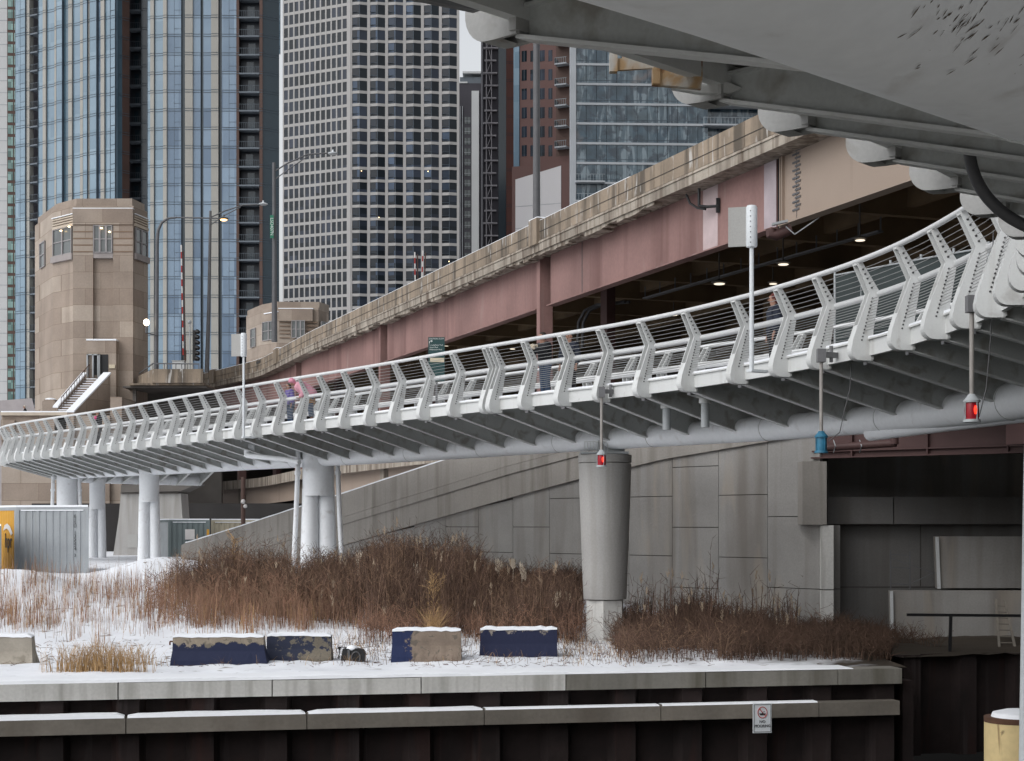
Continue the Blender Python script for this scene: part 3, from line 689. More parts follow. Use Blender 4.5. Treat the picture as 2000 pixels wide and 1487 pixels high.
def nest(px, py, D, r, label):
    mb = MB()
    for i in range(60):
        c = P(px, py, D) + Vector((random.gauss(0, r * .5), random.gauss(0, r * .4), random.gauss(0, r * .35)))
        dv = Vector((random.uniform(-1, 1), random.uniform(-1, 1), random.uniform(-.6, .6))).normalized() * r * .5
        mb.bar(c - dv, c + dv, r * .12, r * .12)
    mb.sphere(P(px, py, D), r * .6, 8, sq=(1.2, 1, .7))
    tag(mb.build('bird_nest', M['mud'], origin=P(px, py, D)), label, 'nest', 'mud nests lodged on the ribs')
nest(1046, 36, 9.75, .06, 'mud nest at the leftmost rib end near the sky gap')
nest(1640, 222, 12.2, .08, 'mud nest on the rib end left of the beige girder')
nest(1805, 300, 13.5, .08, 'small mud nest on the rib end above the beige girder')

# ------------------------------------------------------------------ navigation lights, sign pylons on the bridge
def nav(px, ytop, ylamp, lab, lit, D, cat='navigation light'):
    k_ = D / F; x = (px - CX) * k_; zt = (HY - ytop) * k_; zl = (HY - ylamp) * k_
    t = thing('navigation_light', lab, cat, (x, D, zl), 'navigation lights hung from the footbridge')
    mb = MB(); mb.tube([(x, D, zt), (x, D, zl + .2)], .034, 12); mb.build('hanger_pole', M['navpole'], t, True)
    mb = MB(); mb.box(x - .075, x + .075, D - .08, D + .08, zt - .1, zt + .14); mb.bar((x, D, zt + .04), (x + .34, D + .35, zt + .06), .10, .10)
    mb.tube([(x + .22, D + .2, zt - .08), (x + .22, D + .2, zt + .22)], .035, 10); mb.build('clamp', M['greysteel'], t)
    mb = MB(); mb.lathe(x, D, [(.05, zl + .24), (.075, zl + .2), (.12, zl + .15), (.12, zl + .12)], 14); mb.lathe(x, D, [(.125, zl - .16), (.12, zl - .12)], 14)
    for a in range(4): mb.bar((x + .115 * math.cos(a * 1.57 + .4), D + .115 * math.sin(a * 1.57 + .4), zl - .14), (x + .115 * math.cos(a * 1.57 + .4), D + .115 * math.sin(a * 1.57 + .4), zl + .14), .012, .012)
    mb.build('lamp_housing', M['galv'] if lit else M['blue'], t, True)
    mb = MB(); mb.lathe(x, D, [(.095, zl - .13), (.105, zl), (.095, zl + .12)], 16)
    mb.build('lens', M['redlens'] if lit else M['blue'], t, True)
    if lit: mb = MB(); mb.sphere((x + .025, D - .095, zl + .01), .026, 12, sq=(1, 1, 2.4)); mb.build('bulb', M['red'], t, True)
    return t
nav(1175, 768, 899, 'red navigation light hanging in front of the round concrete column', True, 38.4)
nav(1604, 697, 868, 'blue navigation light hanging left of the red brown girder', False, 29.9)
nav(1898, 597, 803, 'red navigation light hanging at the far right under the footbridge', True, 23.3)
for pts, D, lb in (([(1663, 710), (1660, 760), (1650, 800), (1640, 845), (1618, 862)], 30.2, 'thin chain draped beside the blue navigation light'),
                   ([(1940, 450), (1937, 560), (1935, 660), (1926, 760), (1912, 815)], 23.6, 'thin chain draped beside the rightmost red navigation light')):
    mb = MB(); pp = [P(a, b, D) for a, b in pts]
    mb.tube(pp, .009, 5); tag(mb.build('chain', M['steel'], origin=pp[0]), lb, 'chain', 'chains beside the navigation lights')
def pylon(px, ytop, ybase, D, ybox, wbox, panel, lab):
    k_ = D / F; x = (px - CX) * k_; z = lambda y: (HY - y) * k_
    t = thing('sign_pylon', lab, 'sign', (x, D, z(ybase)), 'wayfinding sign pylons on the footbridge edge')
    mb = MB(); r = wbox * k_ / 2
    mb.lathe(x, D, [(r * .9, z(ybox)), (r, z(ybox) + .03), (r, z(ytop) - .04), (r * .8, z(ytop))], 22); mb.build('sign_drum', M['signwhite'], t, True)
    mb = MB(); mb.lathe(x, D, [(r * .42, z(ybase)), (r * .38, z(ybox))], 14); mb.build('pole', M['signwhite'], t, True)
    mb = MB(); mb.bar((x - r * .3, D - .0, z((ytop + ybox) / 2)), (x - panel * k_, D + .12, z((ytop + ybox) / 2)), .03, z(ytop) - z(ybox) - .04); mb.build('sign_panel', M['signback'], t)
    mb = MB(); mb.bar((x - .05, D, z(ybase) + .03), (x + .35, D + .25, z(ybase) + .03), .16, .05); mb.build('foot_bracket', M['signwhite'], t)
    mb = MB()
    for i in range(7): zz = z(ytop) - .12 - i * (z(ytop) - z(ybox) - .2) / 6; mb.tube([(x - r * .35, D - r - .004, zz), (x - r * .35, D - r + .01, zz)], .012, 6)
    mb.build('rivets', M['greysteel'], t)
pylon(1468, 402, 727, 32.4, 483, 22, 44, 'white post with grey sign panel, near the right end')
pylon(476, 651, 856, 54.4, 697, 12, 25, 'white post with grey sign panel, left on the footbridge')

# ------------------------------------------------------------------ retaining wall and ramp (right middle)
WX = lambda D: 44.95 - .797 * D
uW = Vector((-.797, 1, 0)).normalized(); nW = Vector((-1, -.797, 0)).normalized()     # nW faces the camera side
ztop_pts = [(44, 4.35), (46, 4.25), (50.4, 3.85), (56.4, 2.94), (58.7, 2.46), (62.1, 1.75), (65, 1.13), (67.6, .63), (71, -.08), (74.9, -.84)]
zl3_pts = [(44, 2.7), (46.4, 2.46), (50.4, 2.02), (53.7, 1.46), (56.4, .92), (62.1, -.27), (66, -1.1), (75, -2.9)]
def interp(pts, x):
    if x <= pts[0][0]: return pts[0][1]
    for (a, b), (c, d) in zip(pts, pts[1:]):
        if x <= c: return b + (d - b) * (x - a) / (c - a)
    return pts[-1][1]
def WP(D, off, z): p = Vector((WX(D), D, z)) + nW * off; return p
rw = thing('ramp_wall', 'grey concrete panel retaining wall with sloping snow topped ramp parapet', 'retaining wall', (WX(60), 60, -3))
mb = MB(); Ds = [45.75 + .5 * i for i in range(59)]
for a, b in zip(Ds, Ds[1:]):
    mb.hexa([WP(a, -.02, -4), WP(b, -.02, -4), WP(b, -.5, -4), WP(a, -.5, -4), WP(a, -.02, interp(zl3_pts, a) + .1), WP(b, -.02, interp(zl3_pts, b) + .1), WP(b, -.5, interp(zl3_pts, b) + .1), WP(a, -.5, interp(zl3_pts, a) + .1)])
mb.build('backing', M['concjoint'], rw)
mb = MB(); edges = [45.62 + 1.53 * i for i in range(-0, 16)]
for i, (a, b) in enumerate(zip(edges, edges[1:])):
    a += .007; b -= .007; ph = .23 if i == 0 else (.87 if i % 2 == 1 else 1.75)
    z = ph - 1.84 * 3
    if i == 0: zs = [-4, -1.8, .23, 6]
    else: zs = [ph + 1.83 * q for q in range(-3, 4)]
    for z0, z1 in zip(zs, zs[1:]):
        z0 += .011; z1 -= .011
        ta, tb_ = interp(zl3_pts, a), interp(zl3_pts, b)
        if z0 >= min(ta, tb_): continue
        za, zb_ = min(z1, ta), min(z1, tb_)
        if za <= z0 or zb_ <= z0: continue
        mb.hexa([WP(a, .03, z0), WP(b, .03, z0), WP(b, -.1, z0), WP(a, -.1, z0), WP(a, .03, za), WP(b, .03, zb_), WP(b, -.1, zb_), WP(a, -.1, za)])
mb.build('facing_panels', M['concwall'], rw)
def band(zf0, zf1, o0, o1, name, m, a0=45.62, a1=75.0, n=60):
    mb = MB(); A = [a0 + (a1 - a0) * i / n for i in range(n + 1)]
    for a, b in zip(A, A[1:]):
        mb.hexa([WP(a, o0, zf0(a)), WP(b, o0, zf0(b)), WP(b, o1, zf0(b)), WP(a, o1, zf0(a)), WP(a, o0, zf1(a)), WP(b, o0, zf1(b)), WP(b, o1, zf1(b)), WP(a, o1, zf1(a))])
    return mb.build(name, m, rw)
L3 = lambda D: interp(zl3_pts, D); TP = lambda D: interp(ztop_pts, D)
L2 = lambda D: L3(D) + (TP(D) - L3(D)) * .40; L1 = lambda D: L3(D) + (TP(D) - L3(D)) * .54
band(L3, L2, .12, -.5, 'coping_beam', M['ramp']); band(lambda D: L2(D) + .0, L1, .17, -.3, 'parapet_base', M['ramp']); band(lambda D: L1(D) + .015, TP, .15, -.2, 'parapet', M['ramp'])
band(lambda D: TP(D) + .002, lambda D: TP(D) + .05 + .02 * mnoise.noise(Vector((D, 0, 0))), .15, -.2, 'snow_strip', M['snow'], 52.5, 75.0, 80)
mb = MB(); mb.hexa([WP(75, .15, -3), WP(75.4, .1, -3), WP(75.4, -.3, -3), WP(75, -.3, -3), WP(75, .15, -.84), WP(75.4, .1, -.95), WP(75.4, -.3, -.95), WP(75, -.3, -.84)]); mb.build('end_block', M['ramp'], rw)
# drips of bright water / flakes on the wall are weather, left out
# abutment facing the camera at the right
ab = thing('bridge_abutment', 'shadowed concrete abutment wall with bearing shelf at the right', 'abutment', (12, 47, -3))
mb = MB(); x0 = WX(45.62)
mb.box(x0 + .05, 32, 46.6, 47.4, -4, .0); mb.build('front_wall', M['shadewall'], ab)
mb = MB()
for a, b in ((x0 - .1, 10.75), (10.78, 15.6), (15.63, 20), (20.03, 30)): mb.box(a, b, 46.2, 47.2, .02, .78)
mb.build('bearing_shelf', M['shadewall'], ab)
mb = MB(); mb.box(x0 + .1, 32, 47.6, 48.2, .78, 3.4); mb.build('back_wall', M['concwall'], ab)
mb = MB(); mb.box(x0 - .02, x0 + .32, 45.4, 46.5, -4, -1.82); mb.box(x0 - .02, x0 + .32, 45.4, 46.5, -1.79, -.02); mb.build('corner_pilaster', M['coping'], ab)
mb = MB(); mb.box(x0 + .33, x0 + .62, 46.0, 46.55, -4, -1.82); mb.box(x0 + .33, x0 + .62, 46.0, 46.55, -1.79, -.02); mb.build('corner_pilaster', M['concwall'], ab)
mb = MB(); mb.box(x0 - .55, x0 + .12, 45.35, 46.1, -.0, 1.75); mb.build('end_block', M['ramp'], ab)
mb = MB(); mb.box(x0 + .65, 14.0, 46.59, 46.6, -1.79, -1.76, 0); mb.box(11.6, 11.63, 46.585, 46.595, -1.75, -.02); mb.build('wall_joints', M['concjoint'], ab)
# light slabs leaned under the abutment
s1 = thing('concrete_slab', 'upper pale concrete slab with white edge on the abutment wall', 'slab', P(1915, 1150, 45.6), 'pale slabs standing below the abutment')
mb = MB(); mb.prism([P(1832, 1149, 46.0), P(2080, 1149, 46.0), P(2080, 1048, 46.0), P(1828, 1048, 46.0)], (0, .3, 0)); mb.build('slab_face', M['concwall'], s1)
mb = MB(); mb.bar(P(1834, 1150, 45.95), P(1830, 1049, 45.95), .09, .05, up=(0, 1, 0)); mb.build('slab_edge', M['paleconc'], s1)
s1 = thing('concrete_slab', 'lower pale concrete slab with white edge behind the dark handrail', 'slab', P(1860, 1270, 45.2), 'pale slabs standing below the abutment')
mb = MB(); mb.prism([P(1742, 1262, 45.3), P(2080, 1262, 45.3), P(2080, 1154, 45.3), P(1740, 1154, 45.3)], (0, .3, 0)); mb.build('slab_face', M['concwall'], s1)
mb = MB(); mb.bar(P(1743, 1262, 45.25), P(1741, 1155, 45.25), .08, .05, up=(0, 1, 0)); mb.build('slab_edge', M['paleconc'], s1)
# ladder and black frame, handrail
ld = thing('ladder', 'worn pale ladder leaning on the abutment wall at the right edge', 'ladder', P(1965, 1270, 43))
mb = MB()
a0, a1, b0, b1 = P(1952, 1268, 42.5), P(1945, 1172, 44.8), P(1983, 1268, 42.5), P(1963, 1174, 44.8)
mb.bar(a0, a1, .06, .06); mb.bar(b0, b1, .06, .06)
mb.build('rails', M['timber'], ld)
mb = MB()
for i in range(1, 8): t = i / 8; mb.bar(a0.lerp(a1, t), b0.lerp(b1, t), .03, .03)
mb.build('rungs', M['timber'], ld)
fr = thing('metal_trestle', 'thin black metal trestle standing against the abutment wall', 'trestle', P(1755, 1150, 45.8))
mb = MB()
for p in ((1739, 1075), (1777, 1077)): mb.bar(P(p[0], p[1], 45.9), P(p[0] + 1, 1152, 45.9), .03, .03)
for y in (1083, 1108, 1140): mb.bar(P(1739, y, 45.9), P(1777, y + 2, 45.9), .025, .025)
mb.bar(P(1739, 1090, 45.9), P(1826, 1120, 45.9), .02, .02); mb.bar(P(1780, 1140, 45.9), P(1826, 1118, 45.9), .02, .02)
mb.build('bars', M['steel'], fr)
hr = thing('quay_handrail', 'low dark handrail on the quay edge below the abutment', 'handrail', P(1860, 1276, 40.6))
mb = MB(); mb.bar(P(1771, 1201, 40.6), P(2120, 1204, 40.6), .05, .07); mb.build('rail', M['black'], hr)
for px in (1857, 2060):
    mb = MB(); mb.bar(P(px, 1204, 40.6), P(px - 2, 1280, 40.6), .07, .07); mb.build('rail_post', M['black'], hr)
# ------------------------------------------------------------------ lower road deck and girder on the right
lr = thing('lower_bridge_deck', 'dark red girder and deck of the low road bridge at the right', 'bridge', (14, 42, 2))
o_ = Vector((WX(45.62) - .4, 46.0, 0)); dG = Vector((1.275, -1, 0)).normalized(); nG = Vector((1, 1.275, 0)).normalized()
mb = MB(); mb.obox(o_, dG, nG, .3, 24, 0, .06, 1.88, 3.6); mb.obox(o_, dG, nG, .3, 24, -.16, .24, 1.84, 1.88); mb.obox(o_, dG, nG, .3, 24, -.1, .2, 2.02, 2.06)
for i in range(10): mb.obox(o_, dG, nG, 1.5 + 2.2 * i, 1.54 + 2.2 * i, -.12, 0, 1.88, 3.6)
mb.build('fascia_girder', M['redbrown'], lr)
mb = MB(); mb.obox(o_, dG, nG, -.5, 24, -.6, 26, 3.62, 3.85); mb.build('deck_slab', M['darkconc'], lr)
mb = MB()
for i in range(1, 7): mb.obox(o_, dG, nG, .3, 24, 3.2 * i, 3.2 * i + .3, 2.0, 3.6)
mb.build('inner_girders', M['darkbeam'], lr)
pi_ = thing('red_pipe', 'dull red pipe strapped below the low road bridge girder', 'pipe', P(1700, 870, 44))
mb = MB(); mb.tube([P(1612, 875, 43.6), P(1750, 866, 42.6)], .10, 14); mb.tube([P(1747, 868, 42.6), P(1747, 846, 42.6)], .11, 12); mb.build('pipe_run', M['redbrown'], pi_, True)
mb = MB()
for px in (1628, 1679): mb.tube([P(px, 860, 43.2), P(px + 4, 872, 42.9), P(px, 884, 43.2)], .014, 6)
mb.build('straps', M['galv'], pi_)

# ------------------------------------------------------------------ upper viaduct
VA = []      # plan polyline of outer face
for D in (-45, -20, 0, 18, 24, 30, 38, 46, 51.4, 60, 70.3, 80, 94.4, 105, 115, 122): VA.append(Vector((5.156 - .366 * (D - 60), D)))
VA += [Vector((-19.6, 127.5)), Vector((-22.3, 132)), Vector((-25.2, 136.5)), Vector((-30, 143.5))]
vc = [0]
for a, b in zip(VA, VA[1:]): vc.append(vc[-1] + (b - a).length)
def vat(s):
    for i in range(len(vc) - 1):
        if s <= vc[i + 1] or i == len(vc) - 2:
            t = (s - vc[i]) / (vc[i + 1] - vc[i]); return VA[i].lerp(VA[i + 1], t), (VA[i + 1] - VA[i]).normalized()
def vn(s):
    a = vat(max(s - 1, 0))[0]; b = vat(min(s + 1, vc[-1]))[0]; d = (b - a).normalized(); return Vector((d.y, -d.x))
def VP_(s, off, z): p, d = vat(s); n = vn(s); q = p + n * off; return Vector((q.x, q.y, z + vdz(p.y)))
def vdz(D): return -max(0, D - 112) * .018
def sD(D):      # arc position for a depth
    for i in range(len(VA) - 1):
        if VA[i].y <= D <= VA[i + 1].y: return vc[i] + (D - VA[i].y) / (VA[i + 1].y - VA[i].y) * (vc[i + 1] - vc[i])
    return vc[-1]
def Dpx(px):
    best = min([20 + .1 * i for i in range(1160)], key=lambda D: abs(CX + F * vat(sD(D))[0].x / D - px)); return best
vd = thing('upper_viaduct', 'elevated road viaduct with stained tan parapet over pink steel girders', 'viaduct', (5, 60, -2))
def vsweep(prof, name, m, s0=0, s1=None, step=2.0, sub=None):
    s1 = s1 or vc[-1]; n = max(2, int((s1 - s0) / step)); ss = [s0 + (s1 - s0) * i / n for i in range(n + 1)]
    mb = MB(); kk0 = len(prof)
    for s in ss:
        for w, z in prof: mb.v.append(tuple(VP_(s, w, z)))
    for i in range(n):
        for j in range(kk0):
            j2 = (j + 1) % kk0; a = i * kk0; mb.f.append((a + j, a + j2, a + kk0 + j2, a + kk0 + j)); mb.m.append(0)
    mb.f.append(tuple(range(kk0))); mb.m.append(0); mb.f.append(tuple(n * kk0 + j for j in reversed(range(kk0)))); mb.m.append(0)
    return mb.build(name, m, sub or vd)
ZT = 13.15
# parapet in lengths with open joints
sjs = [0, sD(18), sD(30), sD(36), sD(42)] + [sD(Dpx(px)) for px in (1455, 1355, 1278, 1208, 1128)] + [sD(70.6)]
s = sD(70.6) + 4.2
while s < vc[-1] - 3: sjs.append(s); s += 4.2
sjs.append(vc[-1])
for a, b in zip(sjs, sjs[1:]):
    vsweep([(0, ZT - .86), (.28, ZT - .86), (.28, ZT), (-.0, ZT)], 'parapet_length', M['conc'], a + .02, b - .02)
vsweep([(.02, ZT - .30), (.25, ZT - .30), (.25, ZT - .1), (.02, ZT - .1)], 'joint_core', M['concjoint'])
vsweep([(-.018, ZT - .50), (.0, ZT - .50), (.0, ZT - .48), (-.018, ZT - .48)], 'shadow_line', M['concjoint'])
vsweep([(-.06, ZT - .98), (.3, ZT - .98), (.3, ZT - .90), (-.02, ZT - .88)], 'drip_ledge', M['concslab'])
vsweep([(-.02, ZT - 1.32), (1.0, ZT - 1.32), (1.0, ZT - .985), (-.02, ZT - .985)], 'slab_edge', M['concslab'])
vsweep([(.0, ZT + .002), (.25, ZT + .002), (.2, ZT + .035), (.03, ZT + .035)], 'snow_line', M['snow'], sD(62))
vsweep([(1.0, ZT - 1.30), (26, ZT - 1.30), (26, ZT - 1.0), (1.0, ZT - 1.0)], 'road_slab', M['darkconc'])
vsweep([(26, ZT - 2.6), (26.3, ZT - 2.6), (26.3, ZT), (26, ZT)], 'far_parapet', M['darkconc'])
# spalled, crumbling underside edge
mb = MB(); rs = random.Random(3); s = sD(60)
while s < sD(112):
    w = rs.uniform(.05, .35); l_ = rs.uniform(.3, 1.0); mb_z = ZT - 1.32 - rs.uniform(.05, .22)
    a, b = VP_(s, .05, 0), VP_(s + l_, .05, 0); c, d = VP_(s + l_, .05 + w + .2, 0), VP_(s, .05 + w + .2, 0)
    mb.hexa([(q.x, q.y, mb_z + rs.uniform(-.03, .03)) for q in (a, b, c, d)] + [(q.x, q.y, ZT - 1.30) for q in (a, b, c, d)]); s += l_ * 1.02
mb.build('spalled_edge', M['concslab'], vd)
# pilasters on the parapet
for px, w in ((1046, .75), (540, .85), (412, .8)):
    D = Dpx(px); s = sD(D)
    vsweep([(-.14, ZT - 1.0), (.34, ZT - 1.0), (.34, ZT + .12), (-.14, ZT + .12)], 'pilaster', M['conc'], s - w / 2 * 1.3, s + w / 2 * 1.3, 1)
    vsweep([(-.14, ZT + .122), (.34, ZT + .122), (.30, ZT + .17), (-.1, ZT + .17)], 'snow_patch', M['snow'], s - w / 2 * 1.3, s + w / 2 * 1.3, 1)
# girders
def sgx(px): return min([vc[-1] * q / 4000 for q in range(4001)], key=lambda q: abs(CX + F * VP_(q, .8, 0).x / max(VP_(q, .8, 0).y, 5) - px) if VP_(q, .8, 0).y > 20 else 1e9)
sb = [sgx(px) for px in (1520, 1060, 748, 583, 470)]
zg0, zg1 = 9.62, ZT - 1.33
def girder(a, b, m, z0=zg0):
    vsweep([(.80, z0), (.84, z0), (.84, zg1), (.80, zg1)], 'girder_web', m, a, b, 3)
    vsweep([(.60, z0 - .05), (1.05, z0 - .05), (1.05, z0), (.60, z0)], 'girder_flange', m, a, b, 3)
girder(0, sb[0] - .32, M['beige']); 
girder(sb[0] + .1, sb[1] - .95, M['pink'])
for i in range(1, 5):
    b = sb[i + 1] - .95 if i < 4 else vc[-1]
    girder(sb[i] + .45, b, M['pink'])
# pale weathered panel at the joint, splice plates, finger joint
vsweep([(.78, zg0 + .02), (.80, zg0 + .02), (.80, zg1), (.78, zg1)], 'bare_plate', mat('bare_steel_plate', (.40, .34, .36), .6, .15, 1.2), sb[0] + .1, sb[0] + .9, 1)
for off in (-.42, -.30): vsweep([(.70, zg0 - .1), (.9, zg0 - .1), (.9, zg1), (.70, zg1)], 'stiffener', M['beige'], sb[0] + off, sb[0] + off + .05, .1)
vsweep([(.84, zg0 - .1), (1.0, zg0 - .1), (1.0, zg1), (.84, zg1)], 'joint_gap', M['black'], sb[0] - .3, sb[0] + .2, .2)
mb = MB(); sq = sb[0] - .95
for i in range(16):
    z = zg0 + .35 + i * .125; a = VP_(sq, .775, z); b = VP_(sq - .42, .775, z)
    if i % 2: a = VP_(sq - .16, .775, z); b = VP_(sq - .5, .775, z)
    mb.bar(a, b, .01, .06)
mb.bar(VP_(sq - .25, .78, zg0), VP_(sq - .25, .78, zg1), .012, .012)
mb.build('louvre_slots', M['steel'], vd)
for i in (1, 2, 3, 4):    # seams
    sm_ = (sb[i] + (sb[i - 1])) / 2
mb = MB()
for px in (1137,): sm_ = sgx(px); mb.bar(VP_(sm_, .79, zg0), VP_(sm_, .79, zg1), .02, .03)
mb.build('girder_seam', M['steel'], vd)
vsweep([(.785, zg0 + .01), (.80, zg0 + .01), (.80, zg1 - .01), (.785, zg1 - .01)], 'primer_patch', mat('primer_patch', (.50, .40, .40), .7, .2, 1), sgx(1402), sgx(1374), 1)
# downpipe bracket on pink girder
dp = thing('drain_elbow', 'black drain elbow on the pink girder under the parapet', 'drain', VP_(sD(Dpx(1370)), .4, 11.3))
e0 = sgx(1388); mb = MB()
mb.tube([VP_(e0, .35, 11.75), VP_(e0, .35, 11.15), VP_(e0 - .35, .5, 11.05), VP_(e0 - .75, .72, 11.02)], .055, 10); mb.tube([VP_(e0 + .9, .3, 11.7), VP_(e0 + .7, .35, 11.35), VP_(e0 + .2, .4, 11.1), VP_(e0 - .2, .5, 11.0)], .045, 10)
mb.bar(VP_(e0 - .7, .72, 10.8), VP_(e0 - .7, .72, 11.3), .12, .12); mb.build('elbow', M['black'], dp, True)
# columns
for i in (1, 2, 3, 4):
    s = sb[i]
    vsweep([(.55, 3.6), (1.15, 3.6), (1.15, zg1), (.55, zg1)], 'column', M['pink'], s - .30, s + .1, 1)
    vsweep([(3.2, 3.6), (3.6, 3.6), (3.6, zg1), (3.2, zg1)], 'column', M['redbrown'], s - 1.6, s - .9, 1)
    vsweep([(12, 3.6), (12.5, 3.6), (12.5, 10.5), (12, 10.5)], 'column', M['darkbeam'], s - .3, s + .3, 1)
# floor beams and stringers under the road
mb = MB(); s = sD(33)
while s < vc[-1] - 2:
    a, b = VP_(s, 1.1, 0), VP_(s, 26, 0); mb.bar((a.x, a.y, 11.1 + vdz(a.y)), (b.x, b.y, 11.1 + vdz(a.y)), .35, 1.4); s += 5.4
mb.build('floor_beams', M['darkbeam'], vd)
for off, z0 in ((6, 10.7), (11, 10.3), (16, 10.3), (21, 10.0)):
    vsweep([(off, z0), (off + .3, z0), (off + .3, 11.8), (off, 11.8)], 'stringer', M['darkbeam'], 0, None, 4)
# lower level deck below, with its beige girder and stained slab edge
ll = thing('lower_road_level', 'lower roadway level with rust stained slab edge and beige girders', 'road deck', (-3, 90, 2))
def lsweep(prof, name, m, s0, s1=None): return vsweep(prof, name, m, s0, s1, 3, ll)
sL = sD(-44)
lsweep([(.3, 3.35), (26, 3.35), (26, 3.6), (.3, 3.6)], 'road_slab', M['darkconc'], sL)
lsweep([(.18, 3.25), (.32, 3.25), (.32, 3.95), (.18, 3.95)], 'slab_edge', M['concslab'], sD(57))
lsweep([(.3, 2.0), (.5, 2.0), (.5, 3.35), (.3, 3.35)], 'girder_web', M['redbrown'], sL, sD(41))
for i in range(1, 5):
    a = sb[i] + .5; b = (sb[i + 1] - .8) if i < 4 else vc[-1]
    lsweep([(.9, 1.95), (.95, 1.95), (.95, 3.35), (.9, 3.35)], 'girder_web', M['beige'], a, b)
    lsweep([(.7, -3), (1.3, -3), (1.3, 3.3), (.7, 3.3)], 'column', M['concslab'], sb[i] - .5, sb[i] + .3)
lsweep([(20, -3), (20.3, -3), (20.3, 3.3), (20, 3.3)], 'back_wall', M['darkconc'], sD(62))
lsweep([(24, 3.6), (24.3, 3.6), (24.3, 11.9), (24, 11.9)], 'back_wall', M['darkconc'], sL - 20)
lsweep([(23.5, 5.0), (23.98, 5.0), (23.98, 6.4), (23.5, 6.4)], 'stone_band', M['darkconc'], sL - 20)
lsweep([(-4, -6), (-3.4, -6), (-3.4, 11), (-4, 11)], 'added_sky_blocker', M['darkconc'], sL, sD(-2))  # unseen wall, added to keep light off the right side
mb = MB(); mb.box(7, 55, -9.5, -8.7, -1.72, 11.5); mb.build('added_sky_blocker', M['darkconc'], ll)  # added behind the camera to block rear sky and darken the right
# end wall that closes the far end of the lower level
mb = MB(); a, b = VP_(vc[-1], .3, 0), VP_(vc[-1], 26, 0); mb.bar((a.x, a.y, 5), (b.x, b.y, 5), .5, 17); mb.build('end_wall', M['darkconc'], ll)
# lit lamps under the road
for (px, py, D, wl) in ((1405, 555, 63, .52), (1530, 517, 58, .45), (1510, 555, 66, .38), (1316, 616, 80, .42), (1680, 470, 52, .38), (911, 563, 0, 0), (872, 676, 98, .3), (902, 691, 106, .35), (1001, 682, 100, .4)):
    if not D: continue
    c = P(px, py, D); t = thing('street_light', {1405: 'largest lit lamp below the viaduct, over the footbridge', 1530: 'lit lamp right of the near sign pylon', 1510: 'lit lamp low behind the right sign pylon',
        1316: 'lit lamp close above the footbridge top rail', 1680: 'lit lamp highest and farthest right under the viaduct', 872: 'tiny lit lamp right of the green sign', 902: 'lit lamp just behind the top rail right of the green sign',
        1001: 'lit lamp glimpsed between railing posts right of centre'}[px], 'lamp', c, 'lit road lamps under the viaduct')
    mb = MB(); mb.sphere(c, wl * .42, 12, sq=(1, 1, .16)); mb.build('diffuser', M['litroad'], t, True)
    mb = MB(); mb.sphere(c + V3(0, .05, .08), wl * .62, 12, sq=(1, 1, .25)); mb.tube([c + V3(0, .05, .1), c + V3(0, .05, 1.2 if D < 90 else 3)], .03, 6); mb.build('housing', M['darkconc'], t, True)
# cable tray / pipes
ct = thing('cable_tray', 'long thin cable tray with brackets running under the viaduct', 'cable tray', P(1450, 500, 62))
mb = MB(); a, b = P(1260, 583, 70), P(1720, 452, 56); mb.bar(a, b, .25, .06)
for i in range(14): q = a.lerp(b, i / 13); mb.bar(q, q + V3(0, 0, .5), .05, .05)
mb.build('tray', M['greysteel'], ct)
pp_ = thing('grey_conduits', 'pair of grey conduits curving up under the viaduct', 'conduit', P(1150, 620, 74))
for dx in (0, 9):
    mb = MB(); mb.tube([P(1128 + dx, 680, 74), P(1130 + dx, 630, 74), P(1142 + dx, 607, 74), P(1165 + dx, 596, 74), P(1220 + dx, 590, 72)], .07, 8); mb.build('conduit_run', M['hose'], pp_, True)
pr_ = thing('pink_duct', 'stubby pink pipe with pale flange below the girder joint', 'pipe', P(1530, 440, 51))
mb = MB(); mb.tube([P(1506, 448, 51), P(1506, 458, 51), P(1515, 460, 51), P(1545, 448, 51)], .17, 14); mb.build('pipe_run', M['redbrown'], pr_, True)
mb = MB(); mb.bar(P(1508, 439, 50.8), P(1538, 432, 50.8), .2, .07); mb.bar(P(1535, 443, 50.8), P(1552, 458, 50.8), .03, .03); mb.bar(P(1552, 458, 50.8), P(1600, 425, 50.8), .03, .03); mb.build('bracket', M['galv'], pr_)
# green mesh fence behind the footbridge
fe = thing('mesh_fence', 'chain link fence with dark green screen behind the footbridge', 'fence', P(1700, 640, 46))
f0, f1 = P(1630, 540, 46.5), P(1800, 508, 42); f2 = P(1930, 485, 39.5)
zb = 3.3
mb = MB()
for a, b in ((f0, f1), (f1, f2)): mb.hexa([(a.x, a.y, zb), (b.x, b.y, zb), (b.x, b.y + .02, zb), (a.x, a.y + .02, zb), (a.x, a.y, a.z), (b.x, b.y, b.z), (b.x, b.y + .02, b.z), (a.x, a.y + .02, a.z)])
mb.build('screen', M['mesh'], fe)
for i in range(6):
    q = f0.lerp(f2, i / 5); mb = MB(); mb.tube([(q.x, q.y - .05, zb), (q.x, q.y - .05, q.z + .15)], .035, 8); mb.build('fence_post', M['galv'], fe)
mb = MB(); mb.tube([f0 + V3(0, -.04, .02), f1 + V3(0, -.04, .02), f2 + V3(0, -.04, .02)], .025, 8); mb.build('fence_rail', M['galv'], fe)

